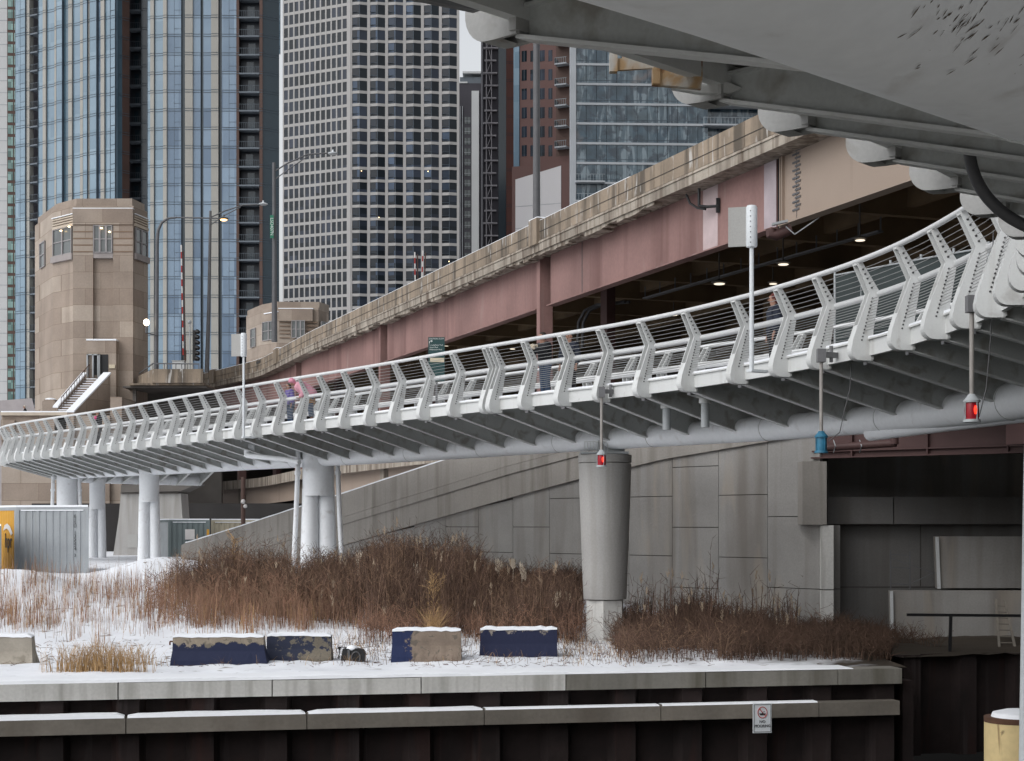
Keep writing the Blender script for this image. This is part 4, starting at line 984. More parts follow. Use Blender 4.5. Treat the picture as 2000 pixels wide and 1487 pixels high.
# green trail sign
gs = thing('trail_sign', 'dark green trail sign with white arrow above the top rail', 'sign', P(852, 740, 52.5))
c = P(852.5, 690, 52.5); k_ = 52.5 / F; hw = 16 * k_
mb = MB(); mb.box(c.x - hw, c.x + hw, c.y - .02, c.y + .02, (HY - 699) * k_, (HY - 659) * k_); mb.box(c.x - hw, c.x + hw, c.y - .018, c.y + .018, (HY - 745) * k_, (HY - 699.2) * k_, ); mb.build('sign_panel', M['green'], gs)
ff = Vector((1, 0, 0)); yy = c.y - .026
text('lettering', 'CAUTION: SLOW', .062, facing(Vector((c.x, yy, (HY - 662.2) * k_)), ff), M['letter'], gs)
for i, s_ in enumerate(('S. Lakefront Trail', 'Grant Park', 'Millennium Park')):
    text('lettering', s_, .062, facing(Vector((c.x - hw * .85, yy, (HY - 674.5 - i * 4.4) * k_)), ff), M['letter'], gs, 'LEFT')
mb = MB(); ax = c.x - hw * .72; az = (HY - 668.5) * k_
mb.tube([(ax - .035, yy, az - .045), (ax - .035, yy, az + .01), (ax - .015, yy, az + .03), (ax + .03, yy, az + .03)], .011, 6)
mb.prism([(ax + .02, yy - .005, az + .07), (ax + .07, yy - .005, az + .03), (ax + .02, yy - .005, az - .01)], (0, .006, 0)); mb.build('arrow', M['letter'], gs)
mb = MB(); mb.box(c.x - hw * .78, c.x + hw * .95, c.y - .03, c.y - .0, (HY - 707.5) * k_, (HY - 699.5) * k_); mb.build('placard', M['placard'], gs)
mb = MB(); mb.bar((c.x, c.y + .06, 3.3), (c.x, c.y + .06, (HY - 665) * k_), .07, .07); mb.build('post', M['greysteel'], gs)

# ------------------------------------------------------------------ bridge-tender towers
def tower(name, label, pxmap, D, ztop, sc_px, group, full=True):
    """pxmap: function photo px -> X ; plan drawn from the photo's facets"""
    k_ = D / F; X = lambda px: (px - CX) * k_; Z = lambda y: (HY - y) * k_
    return X, Z, k_
D1 = 125.0; k1 = D1 / F; X1 = lambda px: (px - CX) * k1; Z1 = lambda y: (HY - y) * k1
tw1 = thing('bridge_tower', 'tall tan limestone bridge house with lit windows at the left', 'tower', (X1(185), D1 + 3, -2), 'limestone bridge houses')
def tpoly(inset, pts=((143, 0), (262, 0), (290, 2.4), (291, 9), (80, 13), (66, 8.5), (100, 2.2))):
    out = []
    cxm = X1(180); cym = D1 + 5
    for px, dy in pts:
        d = D1 + dy; x = (px - CX) / F * d; v = Vector((x - cxm, d - cym)); l_ = v.length; v = v * ((l_ - inset) / l_); out.append((cxm + v.x, cym + v.y))
    return out
mb = MB(); zb0 = -2.5
mb.prism([(x, y, zb0) for x, y in tpoly(.12)], (0, 0, Z1(402) - zb0)); mb.build('wall', M['stone'], tw1)
mb = MB(); mb.prism([(x, y, Z1(410)) for x, y in tpoly(.45)], (0, 0, Z1(386) - Z1(410))); mb.build('roof_parapet', M['stone'], tw1)
# front pilasters and attic block
mb = MB()
for a, b in ((144, 183), (222, 261)): mb.box(X1(a), X1(b), D1 - .22, D1 + .4, zb0, Z1(440))
mb.box(X1(144), X1(261), D1 - .30, D1 + .4, Z1(440), Z1(409)); mb.build('pilasters', M['stone'], tw1)
mb = MB(); mb.box(X1(144), X1(261), D1 - .30, D1 + .5, Z1(409), Z1(407.6)); mb.build('roof_snow', M['snow'], tw1)
mb = MB()
for a, b in ((144.5, 182.5), (222.5, 260.5)):
    for y in (440.5, 454, 467, 480, 493): mb.box(X1(a), X1(b), D1 - .235, D1 - .2, Z1(y) - .05, Z1(y) + .05)
mb.build('rusticated_joints', M['stonedark'], tw1)
mb = MB()
for a, b in ((183.5, 221.5),): mb.box(X1(a), X1(b), D1 - .2, D1 + .1, Z1(505), Z1(494))
mb.build('window_sill', M['stonesill'], tw1)
def window(parent, p0, p1, z0, z1, n=2, lampat=None, rows=2):
    p0 = Vector(p0); p1 = Vector(p1); d = (p1 - p0); L_ = d.length; d.normalize(); nn = Vector((d.y, -d.x)); o = Vector((p0.x, p0.y))
    mb = MB(); mb.obox(o, d, nn, 0, L_, .0, .06, z0, z1); w = mb.build('window', M['winglass'], parent)
    mb = MB()
    for i in range(n + 1):
        t = L_ * i / n; mb.obox(o, d, nn, max(t - .07, 0), min(t + .07, L_), .06, .15, z0, z1)
    for i in range(rows + 1):
        z = z0 + (z1 - z0) * i / rows; mb.obox(o, d, nn, 0, L_, .065, .12, z - .04, z + .04)
    mb.build('frame', M['winframe'], w); return w
window(tw1, (X1(184), D1 - .14), (X1(221), D1 - .14), Z1(494), Z1(442), 3)
fp = tpoly(.12)
A_, B_ = Vector(fp[6]), Vector(fp[0]); window(tw1, tuple(A_.lerp(B_, .06)), tuple(A_.lerp(B_, .94)), Z1(493), Z1(441), 2)
A_, B_ = Vector(fp[1]), Vector(fp[2]); window(tw1, tuple(A_.lerp(B_, .06)), tuple(A_.lerp(B_, .94)), Z1(495), Z1(444), 2)
A_, B_ = Vector(fp[5]), Vector(fp[6]); window(tw1, tuple(A_.lerp(B_, .35)), tuple(A_.lerp(B_, .62)), Z1(500), Z1(450), 1)
for (i0, i1) in ((6, 0), (1, 2)):     # bands on the chamfers
    A_, B_ = Vector(fp[i0]), Vector(fp[i1]); d = (B_ - A_); L_ = d.length; d.normalize(); nn = Vector((d.y, -d.x))
    mb = MB(); mb.obox(A_, d, nn, 0, L_, 0, .22, Z1(506), Z1(494)); mb.build('window_sill', M['stonesill'], tw1)
    mb = MB()
    for y in (421, 426, 431): mb.obox(A_, d, nn, .05, L_, 0, .10, Z1(y) - .06, Z1(y) + .04)
    mb.build('cornice_band', M['stonetrim'], tw1)
    mb = MB(); mb.obox(A_, d, nn, .05, L_, 0, .16, Z1(418), Z1(416.5)); mb.build('ledge_snow', M['snow'], tw1)
    mb = MB(); mb.obox(A_, d, nn, .05, L_, 0, .12, Z1(441), Z1(435)); mb.build('lintel', M['stonetrim'], tw1)
mb = MB()
for px, y in ((119, 451), (135, 443), (198, 446), (214, 453)):
    dd = D1 - .35 if px > 150 else D1 + (1.1 if px < 125 else .35) - .2
    c_ = P(px, y, dd); mb.sphere(c_, .08, 8, sq=(1.3, 1, .7))
mb.build('window_lamps', M['lit'], tw1)
# door bay
mb = MB(); mb.box(X1(175), X1(232), D1 - .9, D1 - .2, zb0, Z1(668)); mb.build('porch_block', M['stone'], tw1)
mb = MB(); mb.box(X1(174.5), X1(232.5), D1 - .95, D1 - .2, Z1(668), Z1(665)); mb.build('porch_snow', M['snow'], tw1)
mb = MB(); mb.box(X1(188), X1(217), D1 - .93, D1 - .89, Z1(735), Z1(695)); d_ = mb.build('door', M['black'], tw1)
mb = MB()
for px in (178, 189, 199, 201): mb.box(X1(px) - .05, X1(px) + .05, D1 - 1.2, D1 - .93, Z1(740), Z1(695))
mb.box(X1(177), X1(202), D1 - 1.2, D1 - .96, Z1(697), Z1(695)); mb.build('door_frame', M['galv'], tw1)
mb = MB(); mb.box(X1(219), X1(230.5), D1 - 1.0, D1 - .9, Z1(722), Z1(715)); mb.build('wall_plaque', M['placard'], tw1)
# stair and terrace
tr = thing('stone_terrace', 'tan stone terrace and snowy staircase at the foot of the tower', 'terrace', (X1(120), 119, -2))
Dt = 119.0; kt = Dt / F; Xt = lambda px: (px - CX) * kt; Zt = lambda y: (HY - y) * kt
mb = MB(); mb.box(Xt(3), Xt(214), Dt, Dt + 5.5, -2.5, Zt(812)); mb.box(Xt(213.5), Xt(236), Dt + .3, Dt + 6, -2.5, Zt(775)); mb.build('terrace_wall', M['stone'], tr)
mb = MB(); mb.box(Xt(3), Xt(140), Dt - .25, Dt + .1, Zt(812), Zt(806)); mb.build('terrace_coping', M['stonetrim'], tr)
mb = MB(); mb.box(Xt(4), Xt(142), Dt - .24, Dt + .6, Zt(806), Zt(803.6)); mb.build('coping_snow', M['snow'], tr)
mb = MB(); mb.box(Xt(3), Xt(30), Dt - .2, Dt - .02, Zt(860), Zt(821)); mb.box(Xt(58), Xt(108), Dt - .2, Dt - .02, Zt(905), Zt(819)); mb.build('wall_piers', M['stone'], tr)
mb = MB(); mb.box(Xt(78), Xt(103), Dt + .6, Dt + 1.6, Zt(806), Zt(782)); mb.box(Xt(80), Xt(101), Dt + .7, Dt + 1.5, Zt(782), Zt(779)); mb.build('newel_pier', M['stone'], tr)
mb = MB(); mb.sphere((Xt(90.5), Dt + 1.1, Zt(779)), .42, 12, sq=(1, 1, .35)); mb.build('newel_snow', M['snow'], tr)
def rake(mb, a, b, w, drop0, drop1, lift=0.):      # sloping wall from a to b (world points on its top edge), thickness w to the right
    wv = V3(w, 0, 0)
    A, B2 = Vector(a), Vector(b)
    mb.hexa([A + V3(0, 0, -drop0), A + wv + V3(0, 0, -drop0), B2 + wv + V3(0, 0, -drop1), B2 + V3(0, 0, -drop1), A + V3(0, 0, lift), A + wv + V3(0, 0, lift), B2 + wv + V3(0, 0, lift), B2 + V3(0, 0, lift)])
rA, rB = P(131, 806, 118.7), P(203, 731, 123.3); lA, lB = P(104, 797, 119.2), P(160, 731, 123.3)
mb = MB(); rake(mb, rA, rB, .48, 3.4, 6.5); mb.build('stair_parapet', M['stone'], tr)
mb = MB(); rake(mb, lA, lB, .30, 2.6, 5.5); mb.build('stair_parapet', M['stone'], tr)
mb = MB(); rake(mb, rA + V3(-.03, -.03, .01), rB + V3(-.03, 0, .01), .56, 0, 0, .13); mb.build('parapet_snow', M['snow'], tr)
mb = MB(); rake(mb, lA + V3(-.03, -.03, .01), lB + V3(-.03, 0, .01), .38, 0, 0, .12); mb.build('parapet_snow', M['snow'], tr)
n = 15; sa, sb_ = P(117, 812, 119.0), P(181, 742, 123.3); wst = rA.x - lA.x - .3
st_, sn_ = MB(), MB()
for i in range(n):
    p = sa.lerp(sb_, i / n); q = sa.lerp(sb_, (i + 1) / n)
    st_.box(p.x - wst * .42, p.x + wst * .55, p.y, q.y + .3, p.z - 1.2, q.z - .0); sn_.box(p.x - wst * .40, p.x + wst * .53, p.y - .02, q.y, q.z + .003, q.z + .07)
st_.build('steps', M['stonedark'], tr); sn_.build('step_snow', M['snow'], tr)
mb = MB(); a, b = lA + V3(.55, .1, .75), lB + V3(.55, .1, .75); mb.bar(a, b, .05, .05)
for i in range(12): q = a.lerp(b, i / 11); mb.bar(q, q - V3(0, 0, 1.1), .035, .035)
mb.build('stair_railing', M['brown'], tr)
# second bridge house, farther
D2 = 185.0; k2 = D2 / F; X2 = lambda px: (px - CX) * k2; Z2 = lambda y: (HY - y) * k2
tw2 = thing('bridge_tower', 'low tan limestone bridge house standing behind the viaduct parapet', 'tower', (X2(560), D2 + 3, -2), 'limestone bridge houses')
fp2 = []
for px, dy in ((540, 0), (622, .3), (641, 3), (641, 10), (485, 14), (481, 8), (509, 2.5)): fp2.append(((px - CX) / F * (D2 + dy), D2 + dy))
mb = MB(); mb.prism([(x, y, -2) for x, y in fp2], (0, 0, Z2(600) + 2)); mb.build('wall', M['stone'], tw2)
fpi = [(x * .9985 + .02, y + .4) for x, y in fp2]
mb = MB(); mb.prism([(x, y, Z2(606)) for x, y in fpi], (0, 0, Z2(588.5) - Z2(606))); mb.build('roof_parapet', M['stone'], tw2)
mb = MB(); mb.box(X2(544), X2(612), D2 - .25, D2 + .5, Z2(604), Z2(602.5)); mb.bar((X2(484), D2 + 7, Z2(608)), (X2(513), D2 + 2, Z2(603)), .3, .1); mb.bar((X2(512), D2 + 1.9, Z2(609)), (X2(544), D2 - .05, Z2(609)), .3, .1); mb.build('ledge_snow', M['snow'], tw2)
mb = MB(); mb.box(X2(545), X2(611), D2 - .22, D2 + .2, Z2(628), Z2(604)); mb.build('attic_block', M['stone'], tw2)
A_, B_ = Vector(fp2[6]), Vector(fp2[0]); window(tw2, tuple(A_.lerp(B_, .15)), tuple(A_.lerp(B_, .95)), Z2(662), Z2(626), 2)
window(tw2, (X2(570), D2 - .14), (X2(596), D2 - .14), Z2(660), Z2(627), 3)
A_, B_ = Vector(fp2[5]), Vector(fp2[6]); window(tw2, tuple(A_.lerp(B_, .35)), tuple(A_.lerp(B_, .7)), Z2(668), Z2(632), 1)
window(tw2, (X2(625), D2 + .5), (X2(639), D2 + 2.2), Z2(656), Z2(627), 2)
mb = MB()
for y in (630, 637, 645, 652, 660): mb.box(X2(546), X2(566), D2 - .04, D2 + .1, Z2(y) - .05, Z2(y) + .05); mb.box(X2(599), X2(620), D2 - .04, D2 + .1, Z2(y) - .05, Z2(y) + .05)
mb.build('rusticated_joints', M['stonedark'], tw2)
# balcony between tower and viaduct
bl = thing('concrete_balcony', 'weathered concrete balcony with black railing right of the tower', 'balcony', (X1(320), 122, 9))
Db = 122.0; kb = Db / F; Xb = lambda px: (px - CX) * kb; Zb = lambda y: (HY - y) * kb
mb = MB(); mb.box(Xb(298), Xb(396), Db, Db + .35, Zb(748), Zb(721)); mb.hexa([(Xb(250), Db + 3.2, Zb(752)), (Xb(299), Db, Zb(748)), (Xb(299), Db + .4, Zb(748)), (Xb(250), Db + 3.6, Zb(752)), (Xb(250), Db + 3.2, Zb(728)), (Xb(299), Db, Zb(721)), (Xb(299), Db + .4, Zb(721)), (Xb(250), Db + 3.6, Zb(728))])
mb.box(Xb(250), Xb(396), Db + .3, Db + 8, Zb(752), Zb(748)); mb.build('parapet', M['conc'], bl)
mb = MB(); mb.bar((Xb(298), Db + .1, Zb(710)), (Xb(388), Db + .1, Zb(711)), .06, .09); mb.bar((Xb(252), Db + 3.3, Zb(722)), (Xb(298), Db + .1, Zb(710)), .06, .09)
for i in range(9): x = Xb(298) + (Xb(388) - Xb(298)) * i / 8; mb.bar((x, Db + .1, Zb(722)), (x, Db + .1, Zb(710)), .05, .05)
mb.build('railing', M['steel'], bl)
mb = MB(); mb.box(Xb(214), Xb(400), Db + 7, Db + 7.6, -2.5, Zb(752)); mb.box(Xb(236), Xb(400), Db + .6, Db + 7, Zb(756), Zb(753)); mb.build('shadowed_wall', M['darkconc'], bl)
mb = MB(); mb.bar((Xb(254), Db + 1.5, -2), (Xb(254), Db + 1.5, Zb(752)), .25, .25); mb.build('prop', M['darkconc'], bl)
# plaza slope at far left
pz = MB(); pz.hexa([(-80, 150, -2), (-40, 150, -2), (-40, 160, -2), (-80, 160, -2), (-80, 150, (HY - 835) / F * 150), ((62 - CX) / F * 150, 150, (HY - 778) / F * 150), ((62 - CX) / F * 160, 160, (HY - 778) / F * 150), (-80, 160, (HY - 835) / F * 150)])
tag(pz.build('ramp_wall_grey', mat('grey_ramp', (.36, .33, .33), .8), origin=(-50, 150, -2)), 'grey sloping ramp wall behind the terrace at the far left', 'wall')

# ------------------------------------------------------------------ street furniture on the bridge
def mast(name, label, base, pts, r0, r1, arm_pts, head, lit, group, brace=None, D=None):
    t = thing(name, label, 'street lamp', P(*base, D), group)
    pp = [P(a, b, D) for a, b in pts]; n = len(pp)
    mb = MB(); mb.tube(pp, [r0 + (r1 - r0) * i / (n - 1) for i in range(n)], 12); mb.build('pole', M['steel'], t, True)
    mb = MB(); mb.tube([P(a, b, D) for a, b in arm_pts], .055, 8)
    if brace: mb.tube([P(a, b, D) for a, b in brace], .04, 8)
    mb.build('arm', M['steel'], t, True)
    c = P(*head, D); mb = MB(); mb.sphere(c, .38, 12, sq=(1, .5, .28)); mb.tube([c, c + V3(0, 0, .28)], .06, 8); mb.build('lamp_head', M['signwhite'] if not lit else M['steel'], t, True)
    if lit: mb = MB(); mb.sphere(c - V3(0, 0, .1), .27, 12, sq=(1, .5, .35)); mb.build('lamp_glow', M['orange'], t, True)
G_ = 'street lamps along the viaduct'
mast('street_lamp', 'curved arm street lamp glowing orange right of the tower', (305, 722), [(305, 722), (306, 600), (307, 470), (309, 450), (316, 435), (328, 427), (345, 425)], .17, .07, [(345, 425), (430, 427)], (437, 427), True, G_, D=124)
mast('street_lamp', 'double braced grey street lamp with unlit head before the blue glass tower', (404, 727), [(404, 727), (408, 600), (411, 412)], .19, .10, [(411, 425), (440, 412), (475, 401), (510, 400)], (514, 399), False, G_, [(411, 440), (440, 420), (470, 405)], D=130)
mast('street_lamp', 'dark street lamp reaching across the white grid tower', (536, 668), [(536, 668), (536, 500), (535, 318)], .22, .12, [(535, 336), (560, 320), (600, 302), (645, 299)], (650, 300), False, G_, [(535, 352), (565, 330), (605, 303)], D=Dpx(540))
mast('street_lamp', 'thick grey street lamp pole on the viaduct pilaster at centre', (1048, 434), [(1048, 434), (1048, 300), (1048, -60)], .165, .14, [(1048, -60), (1090, -80)], (1095, -82), False, G_, D=Dpx(1046) + .2)
mb = MB(); c = P(1048, 431, Dpx(1046) + .2); mb.lathe(c.x, c.y, [(.24, c.z - .12), (.24, c.z), (.17, c.z + .08)], 14)
o = mb.build('pole_base', M['greysteel'], [q for q in C.objects if q.name.startswith('street_lamp')][-1], True)
idt = thing('pole_id_sign', 'narrow green vertical plate reading LSD407N on the dark lamp pole', 'sign', P(531, 443, 117))
c = P(531, 443, Dpx(540) - .3); mb = MB(); mb.box(c.x - .13, c.x + .13, c.y - .02, c.y + .02, c.z - .85, c.z + .85); mb.build('sign_plate', M['idgreen'], idt)
Mt = Matrix.Translation((c.x, c.y - .03, c.z)) @ Matrix.Rotation(R(90), 4, 'Y') @ Matrix.Rotation(R(90), 4, 'X')
text('lettering', 'LSD407N', .33, Mt, M['letter'], idt)
gl = thing('globe_lamp', 'glowing white globe lamp on a bracket beside the tower', 'lamp', P(286, 650, 123.5))
mb = MB(); c = P(286, 630, 123.5); mb.sphere(c, .22, 20, sq=(1, 1, 1.15)); mb.build('globe', M['litwhite'], gl, True)
mb = MB(); mb.tube([c - V3(0, 0, .3), c - V3(0, 0, .8)], .08, 8); mb.tube([c - V3(0, 0, .8), c + V3(.75, .3, -.95)], .05, 8); mb.build('bracket', M['steel'], gl, True)
def striped(px0, y0, px1, y1, D, label, n=16, r=.09):
    a, b = P(px0, y0, D), P(px1, y1, D); t = thing('barrier_gate', label, 'barrier gate', a, 'raised striped barrier gates')
    mw, mr = MB(), MB()
    for i in range(n):
        p, q = a.lerp(b, i / n), a.lerp(b, (i + 1) / n); (mw if i % 2 else mr).bar(p, q, r * 1.6, r * 1.0)
    mr.build('red_bands', M['stripered'], t); mw.build('white_bands', M['stripewhite'], t)
    mb = MB(); mb.box(a.x + .04, a.x + .18, a.y, a.y + .3, a.z - .4, a.z + .4); mb.bar(a + V3(.15, .1, 0), a.lerp(b, .95) + V3(.15, .1, 0), .07, .07) ; mb.build('gate_arm', M['brown'], t)
striped(358, 694, 354, 479, 126, 'raised red and white barrier gate beside the traffic signal')
striped(811, 560, 810, 493, Dpx(800) + 8, 'left of two raised barrier gates in front of the grid tower', 6, .07)
striped(824, 553, 826, 490, Dpx(800) + 8, 'right of two raised barrier gates in front of the grid tower', 6, .07)
sg = thing('traffic_signal', 'black traffic signal stack seen edge on beside the striped gate', 'traffic signal', P(374, 705, 126))
mb = MB(); kS = 126 / F
mb.box((376 - CX) * kS, (382 - CX) * kS, 126, 126.3, (HY - 704) * kS, (HY - 645) * kS); mb.build('housing', M['black'], sg)
mb = MB()
for i in range(6): c = P(384, 648 + i * 10.5, 126); mb.tube([c, c + V3(.2, -.1, -.06)], [.2, .14], 10)
mb.build('visors', M['black'], sg, True)
mb = MB(); mb.tube([P(371, 722, 126), P(371, 632, 126)], .05, 8); mb.sphere(P(370, 629, 126), .16, 10); mb.build('pole', M['galv'], sg, True)
tb = thing('control_cabinet', 'small pale cabinet behind the balcony railing', 'cabinet', P(348, 718, 124))
mb = MB(); c = P(348, 712, 124); mb.box(c.x - .45, c.x + .45, c.y, c.y + .6, c.z - .4, c.z + .25); mb.build('cabinet_body', M['paleconc'], tb)
mb = MB(); mb.box(c.x - .5, c.x + .5, c.y - .04, c.y + .64, c.z + .25, c.z + .30); mb.build('cabinet_lid', M['signback'], tb)
# post with little lamps among the columns
ps = thing('signal_post', 'slim dark post with two small round lamps behind the ramp', 'post', P(475, 1030, 80))
mb = MB(); mb.tube([P(475, 1030, 80), P(475, 932, 80)], .11, 10); mb.build('post_shaft', M['brown'], ps, True)
mb = MB(); mb.sphere(P(475, 980, 79.8), .12, 10); mb.sphere(P(479, 989, 79.8), .10, 10); mb.build('lamp_pair', M['stripewhite'], ps, True)

# ------------------------------------------------------------------ containers
def container(p0, d, n, Lc, Wc, H, z0, mface, mend, name='container', cat='shipping container', label='', per=.28, grp='shipping containers on the snowy bank'):
    t = thing('shipping_container', label, cat, (p0.x, p0.y, z0), grp)
    def q(a, w, z): return Vector((p0.x + d.x * a + n.x * w, p0.y + d.y * a + n.y * w, z0 + z))
    mb = MB(); x = .12; pr = []
    while x < Lc - .12: pr += [(x, .0), (x + per * .2, .045), (x + per * .5, .045), (x + per * .7, .0)]; x += per
    pr += [(Lc - .12, 0)]
    for a, b in zip(pr, pr[1:]): mb.poly([q(a[0], a[1], .15), q(b[0], b[1], .15), q(b[0], b[1], H - .12), q(a[0], a[1], H - .12)])
    mb.build('corrugated_side', mface, t, recalc=False)
    mb = MB(); x = .1; pr = []
    while x < Wc - .1: pr += [(x, .0), (x + .05, .04), (x + .12, .04), (x + .17, .0)]; x += .24
    for a, b in zip(pr, pr[1:]): mb.poly([q(a[1], a[0], .15), q(b[1], b[0], .15), q(b[1], b[0], H - .12), q(a[1], a[0], H - .12)])
    mb.build('end_wall', mend, t, recalc=False)
    mb = MB()
    def bx(a0, a1, w0, w1, za, zb): mb.hexa([q(a0, w0, za), q(a1, w0, za), q(a1, w1, za), q(a0, w1, za), q(a0, w0, zb), q(a1, w0, zb), q(a1, w1, zb), q(a0, w1, zb)])
    for a in (-.02, Lc - .12): bx(a, a + .14, -.02, .12, 0, H)
    bx(-.02, .12, Wc - .1, Wc + .02, 0, H)
    bx(.12, Lc - .12, -.01, .1, 0, .15); bx(.12, Lc - .12, -.01, .1, H - .12, H); bx(-.01, .1, .12, Wc - .1, 0, .15); bx(-.01, .1, .12, Wc - .1, H - .12, H)
    bx(Lc - .1, Lc, .1, Wc, .0, H); bx(.1, Lc - .1, Wc - .06, Wc, 0, H)
    mb.build('frame', mface, t)
    mb = MB(); bx(0, Lc, 0, Wc, H + .002, H + .07); bx(.2, Lc - .2, -.03, .0, H - .135, H - .1); mb.build('roof_snow', M['snow'], t)
    return t, q
a0 = P(31, 1126, 60.0); a1 = P(172, 1126, 59.2)
d = Vector((a1.x - a0.x, a1.y - a0.y)); Lc = d.length; d.normalize(); n = Vector((-.62, .78)); 
zc0 = -1.98
ct1, q1 = container(a0, d, n, Lc, 2.4, 2.62, zc0, M['cont'], M['yellow'], label='grey shipping container with yellow end and snowy roof at the left')
mb = MB()
Mtx = Matrix.Translation(q1(Lc * .80, -.012, 1.9)) @ Matrix.Rotation(math.atan2(d.y, d.x), 4, 'Z') @ Matrix.Rotation(R(90), 4, 'X')
for i, ch in enumerate('EISU 135524 3'):
    if ch != ' ': text('lettering', ch, .16, Matrix.Translation(q1(Lc * .82, -.012, 2.28 - i * .118)) @ Matrix.Rotation(math.atan2(d.y, d.x), 4, 'Z') @ Matrix.Rotation(R(90), 4, 'X'), M['letterblack'], ct1)
me_dir = -n
Mt = Matrix.Translation(q1(-.03, .66, 1.36)) @ Matrix.Rotation(math.atan2(me_dir.y, me_dir.x), 4, 'Z') @ Matrix.Rotation(R(90), 4, 'X')
text('lettering', 'hpr', .78, Mt, M['letterblack'], ct1, sx=.62)
mb = MB()
arc = [(1.15, 1.76), (1.0, 1.96), (.76, 2.02), (.5, 1.92), (.24, 1.66), (.38, 1.58), (.6, 1.76), (.8, 1.84), (.98, 1.80)]
mb.prism([q1(-.03, w, z) for w, z in arc], (-.01 * d.x, -.01 * d.y, 0)); mb.build('white_swoosh', M['stripewhite'], ct1)
a0 = P(-60, 1150, 58); a1 = P(2, 1150, 57.4); d2_ = Vector((a1.x - a0.x, a1.y - a0.y)); L2_ = d2_.length; d2_.normalize()
container(a0, d2_, Vector((-.3, .95)), L2_, 2.4, 2.0, -2.05, M['cont4'], M['cont4'], label='blue grey container cut off by the left edge')
a0 = P(330, 1110, 88); a1 = P(409, 1110, 88.2); d2_ = Vector((a1.x - a0.x, a1.y - a0.y)); L2_ = d2_.length; d2_.normalize()
t2, q2 = container(a0, d2_, Vector((-.5, .86)), L2_, 2.4, 2.6, -2.35, M['cont2'], M['galv'], label='slate green container behind the steel pier, with a white mark')
mb = MB(); mb.hexa([q2(.85, -.03, 1.55), q2(1.35, -.03, 1.55), q2(1.35, -.01, 1.55), q2(.85, -.01, 1.55), q2(.85, -.03, 2.1), q2(1.35, -.03, 2.1), q2(1.35, -.01, 2.1), q2(.85, -.01, 2.1)])
mb.build('marking', M['stripewhite'], t2)
mb = MB(); mb.hexa([q2(2.0, -.03, 1.0), q2(2.12, -.03, 1.0), q2(2.12, -.01, 1.0), q2(2.0, -.01, 1.0), q2(2.0, -.03, 2.1), q2(2.12, -.03, 2.1), q2(2.12, -.01, 2.1), q2(2.0, -.01, 2.1)]); mb.build('yellow_strip', M['yellow'], t2)
a0 = P(413, 1080, 90); a1 = P(520, 1080, 91); d2_ = Vector((a1.x - a0.x, a1.y - a0.y)); L2_ = d2_.length; d2_.normalize()
container(a0, d2_, Vector((-.1, .99)), L2_, 2.4, 2.6, -2.35, M['cont3'], M['cont3'], label='beige container half hidden behind the ramp wall')
# far concrete flared pier
fp_ = thing('trestle_pier', 'broad flared grey concrete pier behind the steel legs', 'bridge pier', P(295, 1095, 100))
mb = MB(); D_ = 100; mb.prism([P(x, y, D_) for x, y in ((218, 1105), (232, 1010), (236, 964), (353, 964), (356, 1010), (368, 1105))], (0, 2.2, 0)); mb.build('pier_wall', M['column'], fp_)
mb = MB(); mb.prism([P(x, y, D_ - .3) for x, y in ((236, 962), (236, 948), (385, 945), (352, 960))], (0, 2.8, 0)); mb.box(*[ (236 - CX) / F * D_, (350 - CX) / F * D_], D_ - .1, D_ + 2, (HY - 965) / F * D_, (HY - 962) / F * D_); mb.build('bearing_beam', M['darkconc'], fp_)
mb = MB(); mb.prism([P(x, y, D_ - .05) for x, y in ((249, 1044), (268, 1044), (268, 1070), (249, 1070))], (0, .04, 0)); mb.build('paint_patch', M['signback'], fp_)
dw = thing('underpass_wall', 'dark wall closing the underpass behind the piers', 'wall', P(300, 1100, 117))
mb = MB(); mb.box(-34, 4, 116.0, 116.6, -2.5, 1.5); mb.build('wall_face', M['shadeblack'], dw)

